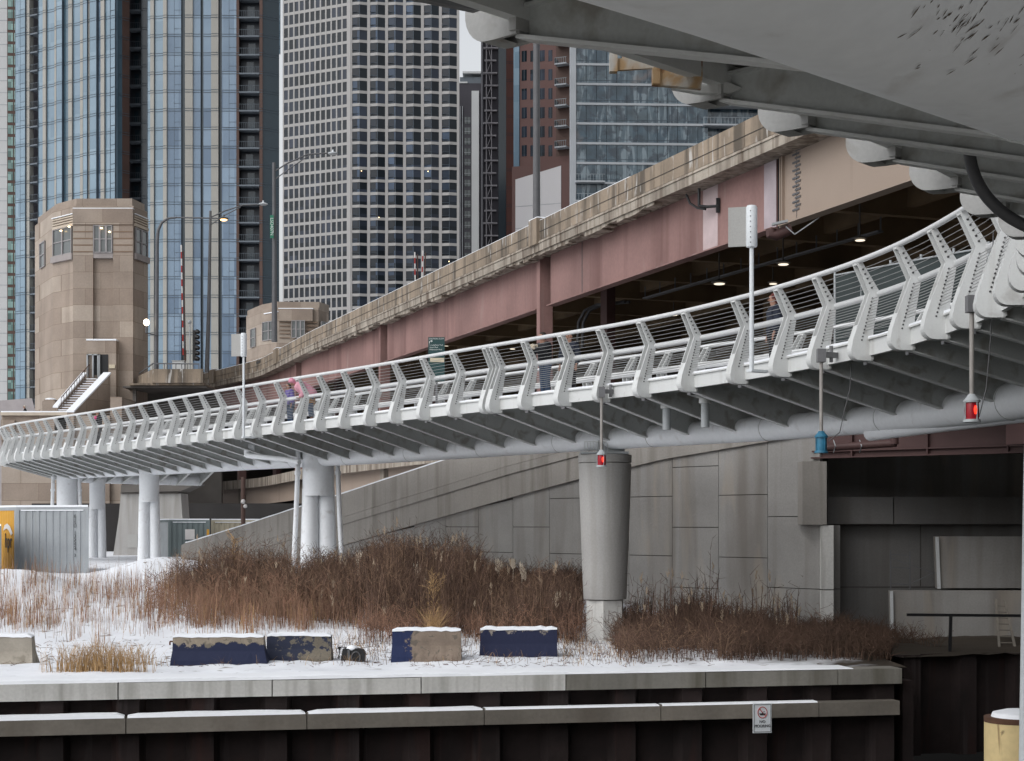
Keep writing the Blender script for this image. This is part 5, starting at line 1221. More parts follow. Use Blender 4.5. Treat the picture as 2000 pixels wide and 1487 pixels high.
# ------------------------------------------------------------------ concrete barriers on the bank
def barrier(px0, px1, ytop, ybase, label, m, D, taper=(0, 0), bot=(0, 0), mm=None):
    k_ = D / F; t = thing('concrete_barrier', label, 'barrier', P((px0 + px1) / 2, ybase, D), 'concrete barriers lying along the quay')
    x0, x1 = (px0 - CX) * k_, (px1 - CX) * k_; zt, zb_ = (HY - ytop) * k_, (HY - ybase) * k_ - .08
    L_ = x1 - x0; n = 14; mb = MB(); rs = random.Random(px0)
    def sec(t_):
        xa = x0 + L_ * t_; f0 = lambda z: 0
        sh = (taper[0] * (1 - t_) + taper[1] * t_)
        j = rs.uniform(-.012, .012)
        return [(xa, D - .30 + j, zb_), (xa + sh * .3, D - .28 + j, zb_ + .18), (xa + sh * .8, D - .14, zb_ + (zt - zb_) * .55), (xa + sh, D - .11, zt + j), (xa + sh, D + .12, zt), (xa + sh * .8, D + .16, zb_ + (zt - zb_) * .55), (xa, D + .34, zb_)]
    S = [sec(i / n) for i in range(n + 1)]
    for a, b in zip(S, S[1:]):
        for i in range(6): mb.poly([a[i], b[i], b[i + 1], a[i + 1]])
    mb.poly(S[0][::-1]); mb.poly(S[-1]); mb.build('barrier_body', m, t)
    mb = MB()
    S2 = []
    for i in range(n + 1):
        a = S[i][3]; b = S[i][4]; h = .07 + .02 * mnoise.noise(Vector((i * .7, px0, 0))); e = .35 if i in (0, n) else 1
        S2.append([(a[0], a[1] - .02, a[2] - .015), (a[0], a[1] - .02, a[2] + h * e * .7), (a[0], a[1] + .08, a[2] + h * e), (b[0], b[1] + .02, b[2] + h * e * .7), (b[0], b[1] + .02, b[2] - .015)])
    for a, b in zip(S2, S2[1:]):
        for i in range(4): mb.poly([a[i], b[i], b[i + 1], a[i + 1]])
    mb.poly(S2[0][::-1]); mb.poly(S2[-1]); mb.build('snow_cap', M['snow'], t, True)
    if mm:
        mb = MB(); mb.tube([(x0 - .06, D, zt - .12), (x0 + .05, D, zt - .12)], .02, 6); mb.tube([(x0 - .06, D, zt - .12), (x0 - .06, D, zt - .2)], .02, 6); mb.build('lifting_hook', M['rust'], t)
    return t
barrier(337, 528, 1243, 1298, 'long concrete barrier with peeling navy paint, left of the middle', M['navy'], 37.6, (.03, -.14), mm=1)
barrier(521, 650, 1241, 1292, 'mottled grey and blue concrete barrier left of the black case', M['navy2'], 38.2, (.02, -.03))
barrier(765, 902, 1231, 1290, 'brown concrete barrier with blue painted left end', M['navy3'], 38.4, (.02, -.02), mm=1)
barrier(936, 1088, 1229, 1284, 'navy blue concrete barrier nearest the round column', M['navy4'], 39.2, (.03, .0), mm=1)
barrier(-60, 73, 1243, 1300, 'bare unpainted concrete barrier at the left edge', M['bareconc'], 37.6, (.02, -.1))
# black case lying in the snow
bc = thing('tool_bag', 'black bag with straps half buried in snow between barriers', 'bag', P(690, 1296, 38))
c = P(693, 1279, 38)
mb = MB(); mb.lathe(0, 0, [(.001, 0)], 3) if False else None
pr = [(-.30, -.02), (-.27, .14), (-.05, .15), (.02, .16), (.20, .12), (.25, .02), (.24, -.14), (.08, -.18), (.04, -.24), (-.12, -.21), (-.16, -.15), (-.31, -.12)]
bm_ = MB(); bm_.prism([(c.x + x, c.y - .14, c.z + z) for x, z in pr], (0, .3, 0)); bm_.build('case_body', M['black'], bc)
bm_ = MB(); bm_.tube([(c.x + .04 + .10 * math.cos(t), c.y - .16, c.z - .05 + .13 * math.sin(t)) for t in [2 * math.pi * i / 16 for i in range(17)]], .014, 6); bm_.bar((c.x - .13, c.y - .16, c.z + .12), (c.x - .11, c.y - .16, c.z - .2), .02, .05); bm_.build('trim_ring', M['steel'], bc)
bm_ = MB(); bm_.tube([(c.x - .1, c.y, c.z + .16), (c.x - .36, c.y, c.z + .18), (c.x - .36, c.y, c.z + .02), (c.x - .37, c.y, c.z - .1)], .013, 6); bm_.lathe(c.x - .355, c.y, [(.015, c.z + .1), (.045, c.z + .18)], 10); bm_.build('strap', M['black'], bc)
bm_ = MB(); bm_.sphere((c.x - .06, c.y - .03, c.z + .15), .12, 12, sq=(1.1, 1, .65)); bm_.build('snow_lump', M['snow'], bc, True)

# ------------------------------------------------------------------ near right: yellow mooring pile and white pole
mp = thing('mooring_pile', 'yellow rust streaked mooring pile with snowy top at bottom right', 'mooring pile', P(1985, 1480, 14) + V3(0, 0, -3))
c = P(1984, 1400, 14.0)
mb = MB(); mb.lathe(c.x, c.y, [(.262, -5.5), (.262, c.z - .045), ], 36); mb.build('pile_shaft', M['pileyellow'], mp, True)
mb = MB(); mb.lathe(c.x, c.y, [(.264, c.z - .045), (.265, c.z)], 36); mb.build('rust_rim', M['rust'], mp, True)
mb = MB(); mb.lathe(c.x + .03, c.y, [(.235, c.z), (.22, c.z + .035), (.12, c.z + .06), (.01, c.z + .065)], 30); mb.build('snow_top', M['snow'], mp, True)
wp = thing('white_pole', 'white painted pole cut off by the right edge of the view', 'pole', P(2006, 1500, 11.5))
mb = MB(); mb.tube([P(2003, 1560, 11.5), P(2010, 980, 11.5), P(2016, 700, 11.5)], [.05, .042, .04], 16); mb.build('pole_shaft', M['signwhite'], wp, True)

# ------------------------------------------------------------------ people
def skinmesh(name, verts, edges, radii, m, parent, M4, sub=1):
    me = bpy.data.meshes.new(name); me.from_pydata(verts, edges, []); o = bpy.data.objects.new(name + '_tmp', me); C.objects.link(o)
    md = o.modifiers.new('s', 'SKIN'); md.use_smooth_shade = True
    sv = me.skin_vertices[0].data
    for i, r in enumerate(radii): sv[i].radius = (r, r) if not isinstance(r, tuple) else r
    sv[0].use_root = True
    if sub: o.modifiers.new('u', 'SUBSURF').levels = sub
    bpy.context.view_layer.update()
    me2 = bpy.data.meshes.new_from_object(o.evaluated_get(bpy.context.evaluated_depsgraph_get()))
    bpy.data.objects.remove(o); me2.transform(M4); me2.materials.clear(); me2.materials.append(m)
    r = bpy.data.objects.new(name, me2); C.objects.link(r); r.parent = parent; return r
def person(label, loc, yaw, h, cols, lean=0, arms='down', hat=None, group=None, headpitch=0, name='person', puff=1.12, skirt=None):
    t = thing(name, label, 'person', loc, group); s = h / 1.75
    M4 = Matrix.Rotation(yaw, 4, 'Z') @ Matrix.Scale(s, 4)
    hip = V3(0, 0, .93); rot = Matrix.Rotation(-lean, 4, 'X')
    def up(p): p = Vector(p); return tuple(hip + (rot @ (p - hip)))
    pel, sp, ch, nk = (0, 0, .95), up((0, 0, 1.15)), up((0, -.0, 1.34)), up((0, .01, 1.49))
    hp = Matrix.Rotation(-headpitch, 4, 'X')
    def hd(p): p = Vector(p) - V3(0, .01, 1.49); return tuple(Vector(up((0, .01, 1.49))) + rot @ (hp @ p))
    h1, h2, h3 = hd((0, .03, 1.57)), hd((0, .035, 1.65)), hd((0, .01, 1.72))
    V = [pel, sp, ch, nk, h1, h2, h3]; E = [(0, 1), (1, 2), (2, 3), (3, 4), (4, 5), (5, 6)]; Rr = [(.14, .11), (.12, .09), (.15, .10), .06, (.082, .088), (.104, .122), (.085, .10)]
    arms_w = []
    for sg in (-1, 1):
        sh = up((sg * .19, 0, 1.40))
        if arms == 'down': el = up((sg * .25, .0, 1.13)); wr = up((sg * .25, .08, .90)); hn = up((sg * .25, .11, .82)); fd = V3(0, .15, -.9)
        elif arms == 'rail': el = (sg * .24, .30, 1.16); wr = (sg * .12, .52, 1.30); hn = (sg * .06, .58, 1.30); fd = V3(-sg * .8, .4, -.1)
        else: el = up((sg * .23, .12, 1.14)); wr = up((sg * .12, .30, 1.16)); hn = up((sg * .09, .36, 1.18)); fd = V3(-sg * .2, .7, .2)
        b = len(V); V += [sh, el, wr, hn]; E += [(2, b), (b, b + 1), (b + 1, b + 2), (b + 2, b + 3)]; Rr += [.055, .043, .028, (.036, .02)]
        arms_w.append((sh, el, wr, hn)); fd = fd.normalized(); side = fd.cross(V3(0, 0, 1)).normalized()
        for fi, (o_f, ln) in enumerate(((-.03, .07), (-.01, .08), (.01, .075), (.028, .055))):
            b2 = len(V); p0 = Vector(hn) + side * o_f + fd * .03; p1 = p0 + fd * ln * .5; p2 = p1 + (fd + V3(0, 0, -.5)).normalized() * ln * .5
            V += [tuple(p0), tuple(p1), tuple(p2)]; E += [(b + 3, b2), (b2, b2 + 1), (b2 + 1, b2 + 2)]; Rr += [.010, .009, .007]
        b2 = len(V); p0 = Vector(hn) - side * .035 * sg; V += [tuple(p0), tuple(p0 + fd * .045 - side * .02 * sg)]; E += [(b + 3, b2), (b2, b2 + 1)]; Rr += [.011, .009]
    legs = []
    for sg in (-1, 1):
        hp_ = (sg * .09, 0, .88); kn = (sg * .10, .02, .49); an = (sg * .105, -.02, .09); to = (sg * .115, .15, .035)
        b = len(V); V += [hp_, kn, an, to]; E += [(0, b), (b, b + 1), (b + 1, b + 2), (b + 2, b + 3)]; Rr += [.085, .055, .038, (.035, .025)]; legs.append((hp_, kn, an, to))
    skinmesh('body', V, E, Rr, cols['skin'], t, M4)
    # coat
    V = [(0, 0, .80), pel, ch, up((0, .005, 1.535)), sp]; E = [(0, 1), (1, 4), (4, 2), (2, 3)]; Rr = [(.225 * puff, .19 * puff), (.215 * puff, .175 * puff), (.225 * puff, .165 * puff), (.12, .11), (.20 * puff, .16 * puff)]
    for sh, el, wr, hn in arms_w: b = len(V); V += [sh, el, wr]; E += [(2, b), (b, b + 1), (b + 1, b + 2)]; Rr += [.105 * puff, .088 * puff, .075]
    skinmesh('coat', V, E, Rr, cols['coat'], t, M4)
    V = [(0, 0, .93)]; E = []; Rr = [(.15, .12)]
    for hp_, kn, an, to in legs: b = len(V); V += [hp_, kn, (an[0], an[1], .12)]; E += [(0, b), (b, b + 1), (b + 1, b + 2)]; Rr += [.125, .092, .085]
    skinmesh('trousers', V, E, Rr, cols['legs'], t, M4)
    if skirt: skinmesh('skirt', [(0, 0, .95), (0, .01, .70), (0, .02, .50)], [(0, 1), (1, 2)], [(.19, .16), (.22, .18), (.23, .19)], skirt, t, M4)
    for hp_, kn, an, to in legs:
        mb = MB(); a_, b_ = M4 @ Vector((an[0], an[1] - .03, .055)), M4 @ Vector((to[0], to[1] + .02, .04)); mb.tube([a_, a_.lerp(b_, .5), b_], [.055 * s, .05 * s, .035 * s], 10)
        o = mb.build('shoe', cols.get('shoe', M['boots']), None, True); o.parent = t
    hc = M4 @ Vector(hd((0, -.008, 1.688))); hc2 = M4 @ Vector(hd((0, -.03, 1.635)))
    mb = MB(); r_ = (.115 if hat else .102) * s * (1.12 if puff > 1.3 else 1); mb.sphere(hc, r_, 14, sq=(1, 1, .82)); mb.sphere(hc2, r_ * .92, 14, sq=(1, 1, 1.05))
    if hat: mb.lathe(hc.x, hc.y, [(r_ * 1.04, hc.z - .045 * s), (r_ * 1.06, hc.z - .01 * s)], 14)
    o = mb.build('hair' if not hat else 'hat', hat or cols['hair'], None, True); o.parent = t
    # face: eyes, nose, mouth, ears
    mb = MB()
    for sg in (-1, 1): c_ = M4 @ Vector(hd((sg * .033, .128, 1.645))); mb.sphere(c_, .012 * s, 8)
    mo = M4 @ Vector(hd((0, .118, 1.572))); mb.sphere(mo, .014 * s, 8, sq=(1.5, 1, .4))
    o = mb.build('eyes_and_mouth', cols['hair']); o.parent = t
    mb = MB(); mb.sphere(M4 @ Vector(hd((0, .142, 1.612))), .016 * s, 8, sq=(.8, 1, 1.3))
    for sg in (-1, 1): mb.sphere(M4 @ Vector(hd((sg * .084, .02, 1.63))), .02 * s, 8, sq=(.5, 1, 1.3))
    o = mb.build('nose_and_ears', cols['skin']); o.parent = t
    return t, M4
def on_deck(px, w):      # deck position seen at column px, w metres in from the near edge
    s = min((q for q in fine if posts[0] - 3 < q < posts[-1]), key=lambda q: abs(CX + F * B(q, w, 3).x / B(q, w, 3).y - px))
    return s, B(s, w, 3.31)
sk = M['skin']
s, p = on_deck(608, .50); nn = nor(s); yaw_out = math.atan2(-nn.y, -nn.x) - math.pi / 2
person('person in pink quilted coat and pink hat bending over the railing', p, yaw_out - .35, 1.66, dict(skin=sk, coat=M['pinkcoat'], legs=M['jeans'], hair=M['hairdark']), lean=1.0, arms='fwd', hat=M['pinkhat'], puff=1.5, skirt=M['mustard'])
s, p = on_deck(567, 1.0)
person('person with dark hair in purple and lilac jacket left of the pink coat', p, yaw_out, 1.40, dict(skin=sk, coat=M['purple'], legs=M['jeans'], hair=M['hairdark'], shoe=M['shoewhite']), lean=.1)
s, p = on_deck(1064, 1.0); nn = nor(s); yaw_out = math.atan2(-nn.y, -nn.x) - math.pi / 2
p1_, M4_ = person('person in black coat and jeans resting arms on the top rail', p, yaw_out, 1.66, dict(skin=sk, coat=M['coatdark'], legs=M['jeans'], hair=M['hairdark'], shoe=M['shoewhite']), lean=.12, arms='rail')
mb = MB()
for i in range(40):
    cpt = M4_ @ Vector((random.uniform(-.2, .2), .42 + random.uniform(-.05, .12), 1.32 + random.uniform(-.04, .05))); mb.sphere(cpt, .045, 6)
o = mb.build('fur_cuffs', M['furcuff']); o.parent = p1_
s, p = on_deck(1113, 1.9)
person('person in navy jacket standing right behind the one in black', p, yaw_out + .4, 1.74, dict(skin=sk, coat=M['coatnavy'], legs=M['coatdark'], hair=M['hairdark']))
s, p = on_deck(1512, 2.0); nn = nor(s); yaw_out = math.atan2(-nn.y, -nn.x) - math.pi / 2
person('person in dark jacket and dark red hat beside the right sign pylon', p, yaw_out - .3, 1.78, dict(skin=sk, coat=M['coatnavy'], legs=M['coatdark'], hair=M['hairdark']), hat=M['redhat'])
s, p = on_deck(192, 1.1); nn = nor(s); yaw_out = math.atan2(-nn.y, -nn.x) - math.pi / 2
pk, M4_ = person('person with hot pink scarf and dark coat far left on the footbridge', p, yaw_out, 1.6, dict(skin=sk, coat=M['coatdark'], legs=M['coatdark'], hair=M['hairdark']))
skinmesh('scarf', [(-.12, .08, 1.42), (0, .12, 1.33), (.12, .08, 1.42)], [(0, 1), (1, 2)], [.12, .13, .12], M['hotpink'], pk, M4_)
c = P(50, 815, 121.5); person('white haired person in black coat reading on the stone terrace', (c.x, c.y, Zt(806) - .80), 1.9, 1.5, dict(skin=sk, coat=M['coatdark'], legs=M['coatdark'], hair=M['hairwhite']), lean=.1, arms='fwd')
c = P(0, 835, 119); person('person in black coat standing at the extreme left edge', (c.x - .2, c.y - .3, Zt(870)), 1.2, 1.7, dict(skin=sk, coat=M['coatdark'], legs=M['coatdark'], hair=M['hairdark']))

# ------------------------------------------------------------------ city behind
class Fac:
    """a facade plane: px column pa at depth Da, running along plan direction d (to the right)"""
    def __init__(s, pa, Da, d, parent):
        s.o = Vector(((pa - CX) / F * Da, Da)); s.d = Vector(d).normalized(); s.n = Vector((s.d.y, -s.d.x)); s.p = parent
    def t(s, px):
        k_ = (px - CX) / F; return (k_ * s.o.y - s.o.x) / (s.d.x - k_ * s.d.y)
    def depth(s, px): return s.o.y + s.d.y * s.t(px)
    def z(s, px, y): return (HY - y) / F * s.depth(px)
    def box(s, mb, t0, t1, z0, z1, a, b, mi=0): mb.obox(s.o, s.d, s.n, t0, t1, a, b, z0, z1, mi)
    def bay(s, p0, p1, z0, z1, m, name, out=0., back=-.6):
        mb = MB(); s.box(mb, s.t(p0), s.t(p1), z0, z1, back, out); return mb.build(name, m, s.p)
def building(label, loc, cat='skyscraper'): return thing('skyscraper' if cat == 'skyscraper' else 'building', label, cat, loc, 'high rise towers behind the bridge')
# --- far left white block and green glass strip
b0 = building('pale grey blank high rise at the extreme left edge', (-122, 395, -2))
f = Fac(15, 395, (1, 0), b0)
mb = MB(); f.box(mb, -40, 0, -2, 150, -30, 0); mb.build('wall', M['paleconc'], b0)
mb = MB(); z = 20
while z < 148: f.box(mb, -14, 0.02, z, z + .12, 0, .05); z += 2.9
mb.build('floor_joints', M['slabpale'], b0)
b1 = building('narrow green glass high rise strip left of the blue tower', (-118, 380, -2))
f = Fac(14, 382, (1, .1), b1)
mb = MB(); f.box(mb, 0, 6, -2, 140, -20, 0); mb.build('wall', M['brown'], b1)
mb = MB(); z = -1
r_ = random.Random(5)
while z < 138:
    for a in (.15, 1.6): f.box(mb, a, a + 1.2, z + .3, z + 2.3, 0, .06)
    z += 2.7
o = mb.build('windows', M['gG'], b1); 
f.bay(33, 46, -2, 140, M['brown'], 'corner_pier', .1)
# --- tower G1 (blue glass, oblique) and G2
def glass_tower(f, bays, z0, z1, fh, zoff, line_m, d0=0.):
    pl = {'g': (M['gA'], 'glass_bay', 0.0), 'b': (M['gB'], 'glass_bay', .05), 'c': (M['cream'], 'stone_pier', .30), 'd': (M['gC'], 'dark_glass_bay', -.35), 'n': (M['brown'], 'brown_pier', .15),
          'k': (M['gC'], 'dark_glass_bay', -.05), 'm': (M['gK'], 'slate_glass_bay', .1), 'l': (M['gA'], 'glass_bay', .55)}
    for (p0, p1, ty) in bays:
        if ty == 'B':
            t0, t1 = f.t(p0), f.t(p1)
            mb = MB(); f.box(mb, t0, t1, z0, z1, -2.2, -1.6); bs = mb.build('balcony_recess', M['balc'], f.p)
            mb = MB(); f.box(mb, t0, t1, -.1, .12, -1.6, .25); sb0 = mb.build('balcony', M['slab'], f.p); base = sb0.location.copy()
            mb = MB(); f.box(mb, t0, t1, 1.0, 1.07, .15, .2); q = t0
            while q < t1: f.box(mb, q, q + .04, .12, 1.0, .16, .2); q += .34
            rb0 = mb.build('balcony_rail', M['raildark'], f.p); rb0.parent = sb0
            z = max(zoff, zoff + fh * int((12 - zoff) / fh)); sb0.location.z += z; z += fh
            while z < z1:
                c1_ = sb0.copy(); C.objects.link(c1_); c1_.location.z = base.z + z; c2_ = rb0.copy(); C.objects.link(c2_); c2_.parent = c1_; z += fh
            mb = MB(); z = zoff; rr = random.Random(int(p0))
            while z < z1:
                w = (t1 - t0); a = t0 + w * rr.uniform(.25, .4); f.box(mb, a, a + w * .35, z + .1, z + 2.3, -1.6, -1.55); z += fh
            mb.build('balcony_doors', M['gA'] if p0 < 60 else M['gC'], bs)
        else:
            m, nm, out = pl[ty]; mb = MB(); f.box(mb, f.t(p0), f.t(p1), z0, z1, -.6, out + d0); mb.build(nm, m, f.p)
    # floor lines
    mb = MB(); z = zoff; segs = [(p0, p1, pl[ty][2] + .05) for p0, p1, ty in bays if ty not in ('B', 'd')]
    while z < z1:
        for p0, p1, o_ in segs:
            f.box(mb, f.t(p0) + .002, f.t(p1) - .002, z - .04, z + .03, -.5, o_); f.box(mb, f.t(p0) + .002, f.t(p1) - .002, z + .33, z + .39, -.5, o_)
        z += fh
    mb.build('floor_lines', line_m, f.p)
    mb = MB()      # vertical mullions and small vents
    rr = random.Random(9)
    for p0, p1, ty in bays:
        if ty in 'gbl':
            t0, t1 = f.t(p0), f.t(p1); nn_ = max(1, round((t1 - t0) / 1.35)); o_ = .57 if ty == 'l' else .07
            for i in range(nn_ + 1): q = t0 + (t1 - t0) * i / nn_; f.box(mb, q - .025, q + .025, z0, z1, -.1, o_)
            z = zoff + 1.15
            if nn_ > 1:
                q0 = t0 + (t1 - t0) * ((nn_ // 2) / nn_); q1 = t0 + (t1 - t0) * ((nn_ // 2 + 1) / nn_)
                while z < z1: f.box(mb, q0, q1, z, z + .06, -.1, o_); z += fh
    mb.build('mullions', line_m, f.p)
g1 = building('curving blue glass tower with cream piers at the left', (-68, 262, -2))
f = Fac(240, 255, (1.74, -1), g1)
mb = MB(); mb.obox(f.o, f.d, f.n, f.t(36), f.t(222), -3, -2.3, -2, 118); mb.box(-75, -62, 275, 295, -2, 118); mb.build('core', M['darkwall'], g1)
glass_tower(f, [(35, 54, 'l'), (54, 60, 'c'), (60, 75, 'B'), (75, 86, 'g'), (86, 92, 'c'), (92, 109, 'g'), (109, 115, 'c'), (115, 126, 'l'), (126, 136, 'm'), (136, 143, 'c'), (143, 159, 'g'), (159, 167, 'c'),
            (167, 175, 'l'), (175, 180, 'c'), (180, 193, 'l'), (193, 199, 'b'), (199, 206, 'c'), (206, 225, 'g')], -2, 118, 3.0, 1.2, M['mull'])
f2_ = Fac(225, 256.2, (1, .9), g1); glass_tower(f2_, [(225, 238, 'm'), (238, 252, 'n')], -2, 118, 3.0, 1.2, M['mull'])
f3 = Fac(252, 262, (1, 0), g1); glass_tower(f3, [(252, 275, 'B'), (275, 288, 'k')], -2, 118, 3.0, 1.2, M['mull'])
g2 = building('blue glass tower with cream stripes and dark balconies right of the first', (-46, 258, -2))
fa = Fac(288, 252, (1, -.22), g2); glass_tower(fa, [(288, 295, 'g'), (295, 302, 'c'), (302, 320, 'g'), (320, 327, 'c')], -2, 118, 2.86, .5, M['mull'])
fb_ = Fac(327, fa.depth(327), (1, 0), g2)
glass_tower(fb_, [(327, 354, 'b'), (354, 362, 'd'), (362, 377, 'c'), (377, 392, 'b'), (392, 397, 'd'), (397, 413, 'b'), (413, 427, 'c'), (427, 433, 'd'), (433, 462, 'b'), (462, 467, 'n'), (467, 507, 'B'), (507, 513, 'n')], -2, 118, 2.86, .5, M['mull'])
fc_ = Fac(513, fb_.depth(513), (1, .6), g2); glass_tower(fc_, [(513, 529, 'k'), (529, 545.5, 'k')], -2, 118, 2.86, .5, M['mull'])
mb = MB(); mb.obox((fb_.o.x, fb_.o.y), (1, 0), (0, 1), -2.6, 14.2, 3, 20, -2, 118); mb.build('core', M['darkwall'], g2)
fd_ = Fac(536, 300, (1, 0), g2)
gl3 = building('sliver of pale blue glass tower showing beside the sky gap', (-43, 320, 80)); fe_ = Fac(533, 320, (1, 0), gl3)
glass_tower(fe_, [(533, 547, 'g')], 92, 140, 3.0, 93, M['mull'])
# --- grid tower
gt = building('white concrete grid tower with dark square windows, centre of the skyline', (-30, 390, -2))
fF = Fac(685, 387, (1, 0.02), gt); fL = Fac(685, 387, (2.0, -1.0), gt)
fh = 24.75 / F * 387; zt_ = 150; nfl = int(zt_ / fh); zb_off = .35
pitch = (895 - 685) / 6 / F * 387
wF = pitch * 6
mb = MB(); fF.box(mb, 0, wF, -2, zt_, -22, -.9); mb.build('core', M['gD'], gt)
# left face frame
tl0, tl1 = fL.t(553.5), 0.0; ncol = 12; pl_ = (tl1 - tl0 - .9) / ncol
mb = MB(); fL.box(mb, tl0, -.0, -2, zt_, -1.2, -.07); mb.build('left_backing', M['gD'], gt)
mb = MB()
for i in range(nfl + 1): fL.box(mb, tl0, tl1, i * fh + zb_off - .34, i * fh + zb_off + .34, -.8, 0)
for i in range(ncol + 1): q = tl0 + i * pl_; fL.box(mb, q - .19, q + .19, -2, zt_, -.8, .03)
fL.box(mb, -.9, 0, -2, zt_, -.8, .1)
mb.build('left_grid', M['gridconc'], gt)
# front grid: gently bowed spandrels between piers
mb = MB()
for c_ in range(7):
    q = c_ * pitch; w0 = .35; fF.box(mb, q - w0 + (.35 if c_ == 0 else 0), q + w0 - (.1 if c_ == 6 else 0), -2, zt_, -.9, .05)
for c_ in range(6):
    for i in range(nfl + 1):
        z = i * fh + zb_off; a, b = c_ * pitch + .35, (c_ + 1) * pitch - .35; m_ = (a + b) / 2
        for (u0, u1, o0, o1) in ((a, m_, 0, .5), (m_, b, .5, 0)):
            P0 = lambda t, w: fF.o + fF.d * t + fF.n * w
            x0, x1, x2, x3 = P0(u0, -.9), P0(u1, -.9), P0(u1, o1), P0(u0, o0)
            mb.hexa([(q.x, q.y, z - .33) for q in (x0, x1, x2, x3)] + [(q.x, q.y, z + .33) for q in (x0, x1, x2, x3)])
mb.build('front_grid', M['gridconc'], gt)
# windows: hundred nearest the bridge level and up as parts, the rest as one part
rest = MB(); cnt = 0
r_ = random.Random(12); wm = None
order = [(i, c_) for i in range(nfl) for c_ in range(6)]
vis = [(i, c_) for i, c_ in order if i * fh > 48]
for i, c_ in order:
    z0_, z1_ = i * fh + zb_off + .33, (i + 1) * fh + zb_off - .33; a, b = c_ * pitch + .35, (c_ + 1) * pitch - .35; m_ = (a + b) / 2
    tgt = MB() if (i, c_) in vis[:96] else rest
    P0 = lambda t, w: fF.o + fF.d * t + fF.n * w
    for (u0, u1, o0, o1, mi) in ((a, m_, -.12, .38, 0), (m_, b, .38, -.12, 1)):
        q0, q1 = P0(u0, o0), P0(u1, o1); tgt.poly([(q0.x, q0.y, z0_), (q1.x, q1.y, z0_), (q1.x, q1.y, z1_), (q0.x, q0.y, z1_)], mi)
    q0 = P0(m_, .37); tgt.box(q0.x - .05, q0.x + .05, q0.y - .05, q0.y + .05, z0_, z1_, 2)
    fF.box(tgt, a, m_, z0_ + .55, z0_ + .61, -.3, .38, 2)
    if tgt is not rest: tgt.build('window', [M['gD2'], M['gD'], M['mull']], gt)
o = rest.build('windows', [M['gD2'], M['gD'], M['mull']], gt); o['kind'] = 'stuff'
mb = MB()
for px, y in ((706, 334), (836, 335), (740, 425), (877, 511)):
    c_ = P(px, y, 386.3); mb.sphere(c_, .11, 6)
mb.build('lit_rooms', M['lit'], gt)
# --- dark slab with pale fin
b4 = building('dark narrow high rise with a pale vertical fin right of the sky gap', (-10, 470, -2)); f = Fac(896, 470, (1, 0), b4)
mb = MB(); f.box(mb, 0, 7.6, -2, (HY - 163) / F * 470, -15, 0); mb.build('wall', M['darkwall'], b4)
mb = MB(); f.box(mb, 3.7, 5.8, -2, (HY - 179) / F * 470, 0, .8); mb.build('pale_fin', M['paleconc'], b4)
mb = MB(); f.box(mb, .35, .5, 40, 120, 0, .3); f.box(mb, 1.0, 1.15, 40, 120, 0, .3); mb.build('pipes', M['slabpale'], b4)
mb = MB(); z = 40
while z < 118: f.box(mb, 1.6, 3.4, z, z + 1.9, 0, .12); z += 3.0
mb.build('windows', M['winglass'], b4)
mb = MB(); z = 40
while z < 118:
    f.box(mb, 2.0, 2.06, z, z + 1.9, .12, .16); f.box(mb, 2.9, 2.96, z, z + 1.9, .12, .16); f.box(mb, 1.6, 3.4, z + .7, z + .78, .12, .16); z += 3.0
mb.build('window_frames', M['slabpale'], b4)
mb = MB(); f.box(mb, .3, 7.5, (HY - 163) / F * 470, (HY - 150) / F * 470, -8, -.5); mb.build('penthouse', M['slab'], b4)
mb = MB(); f.box(mb, 1.1, 7.9, (HY - 144) / F * 470, (HY - 140) / F * 470, -9, .3); f.box(mb, 0, 2.5, (HY - 163) / F * 470, (HY - 160) / F * 470, -3, .2); mb.build('roof_canopy', M['paleconc'], b4)
mb = MB()
for q in (1.3, 3.7, 7.2): f.box(mb, q, q + .15, (HY - 152) / F * 470, (HY - 143) / F * 470, -.4, -.2)
mb.build('canopy_posts', M['slab'], b4)
# --- zigzag balcony tower
b5 = building('dark tower with white zigzag balcony frames and rust brick edge', (-7, 420, -2)); f = Fac(943, 420, (1, .05), b5)
mb = MB(); f.box(mb, 0, 8.0, -2, 140, -15, 0); mb.build('wall', M['darkwall'], b5)
mb = MB(); f.box(mb, 4.0, 6.0, -2, 140, 0, .15); mb.build('blue_glass_strip', M['gC'], b5)
mb = MB(); z = 45; i = 0; rr = random.Random(4)
while z < 135:
    f.box(mb, .1 + .3 * (i % 2), 3.9 - .25 * (i % 3), z, z + .34, 0, 1.1)
    f.box(mb, .75 , 1.0, z, z + 3.2, .5, .9); f.box(mb, 2.1, 2.3, z, z + 3.2, .5, .9)
    if i % 2 == 0: mb.bar((f.o.x + .9, f.o.y - .8, z), (f.o.x + 2.2, f.o.y - .8, z + 3.2), .14, .14)
    else: mb.bar((f.o.x + 2.2, f.o.y - .8, z), (f.o.x + 1.5, f.o.y - .8, z + 3.2), .14, .14)
    z += 3.2; i += 1
mb.build('balcony_frames', mat('lilac_frame', (.42, .40, .42), .8), b5)
mb = MB(); f.box(mb, 6.0, 8.0, -2, 140, 0, .4); mb.build('rust_pier', M['rustwall'], b5)
mb = MB(); z = 40
while z < 135: f.box(mb, 6.0, 8.0, z, z + .10, .4, .45); f.box(mb, 6.0, 8.0, z + .5, z + .6, .4, .45); z += 4.6
mb.build('brick_courses', M['darkwall'], b5)
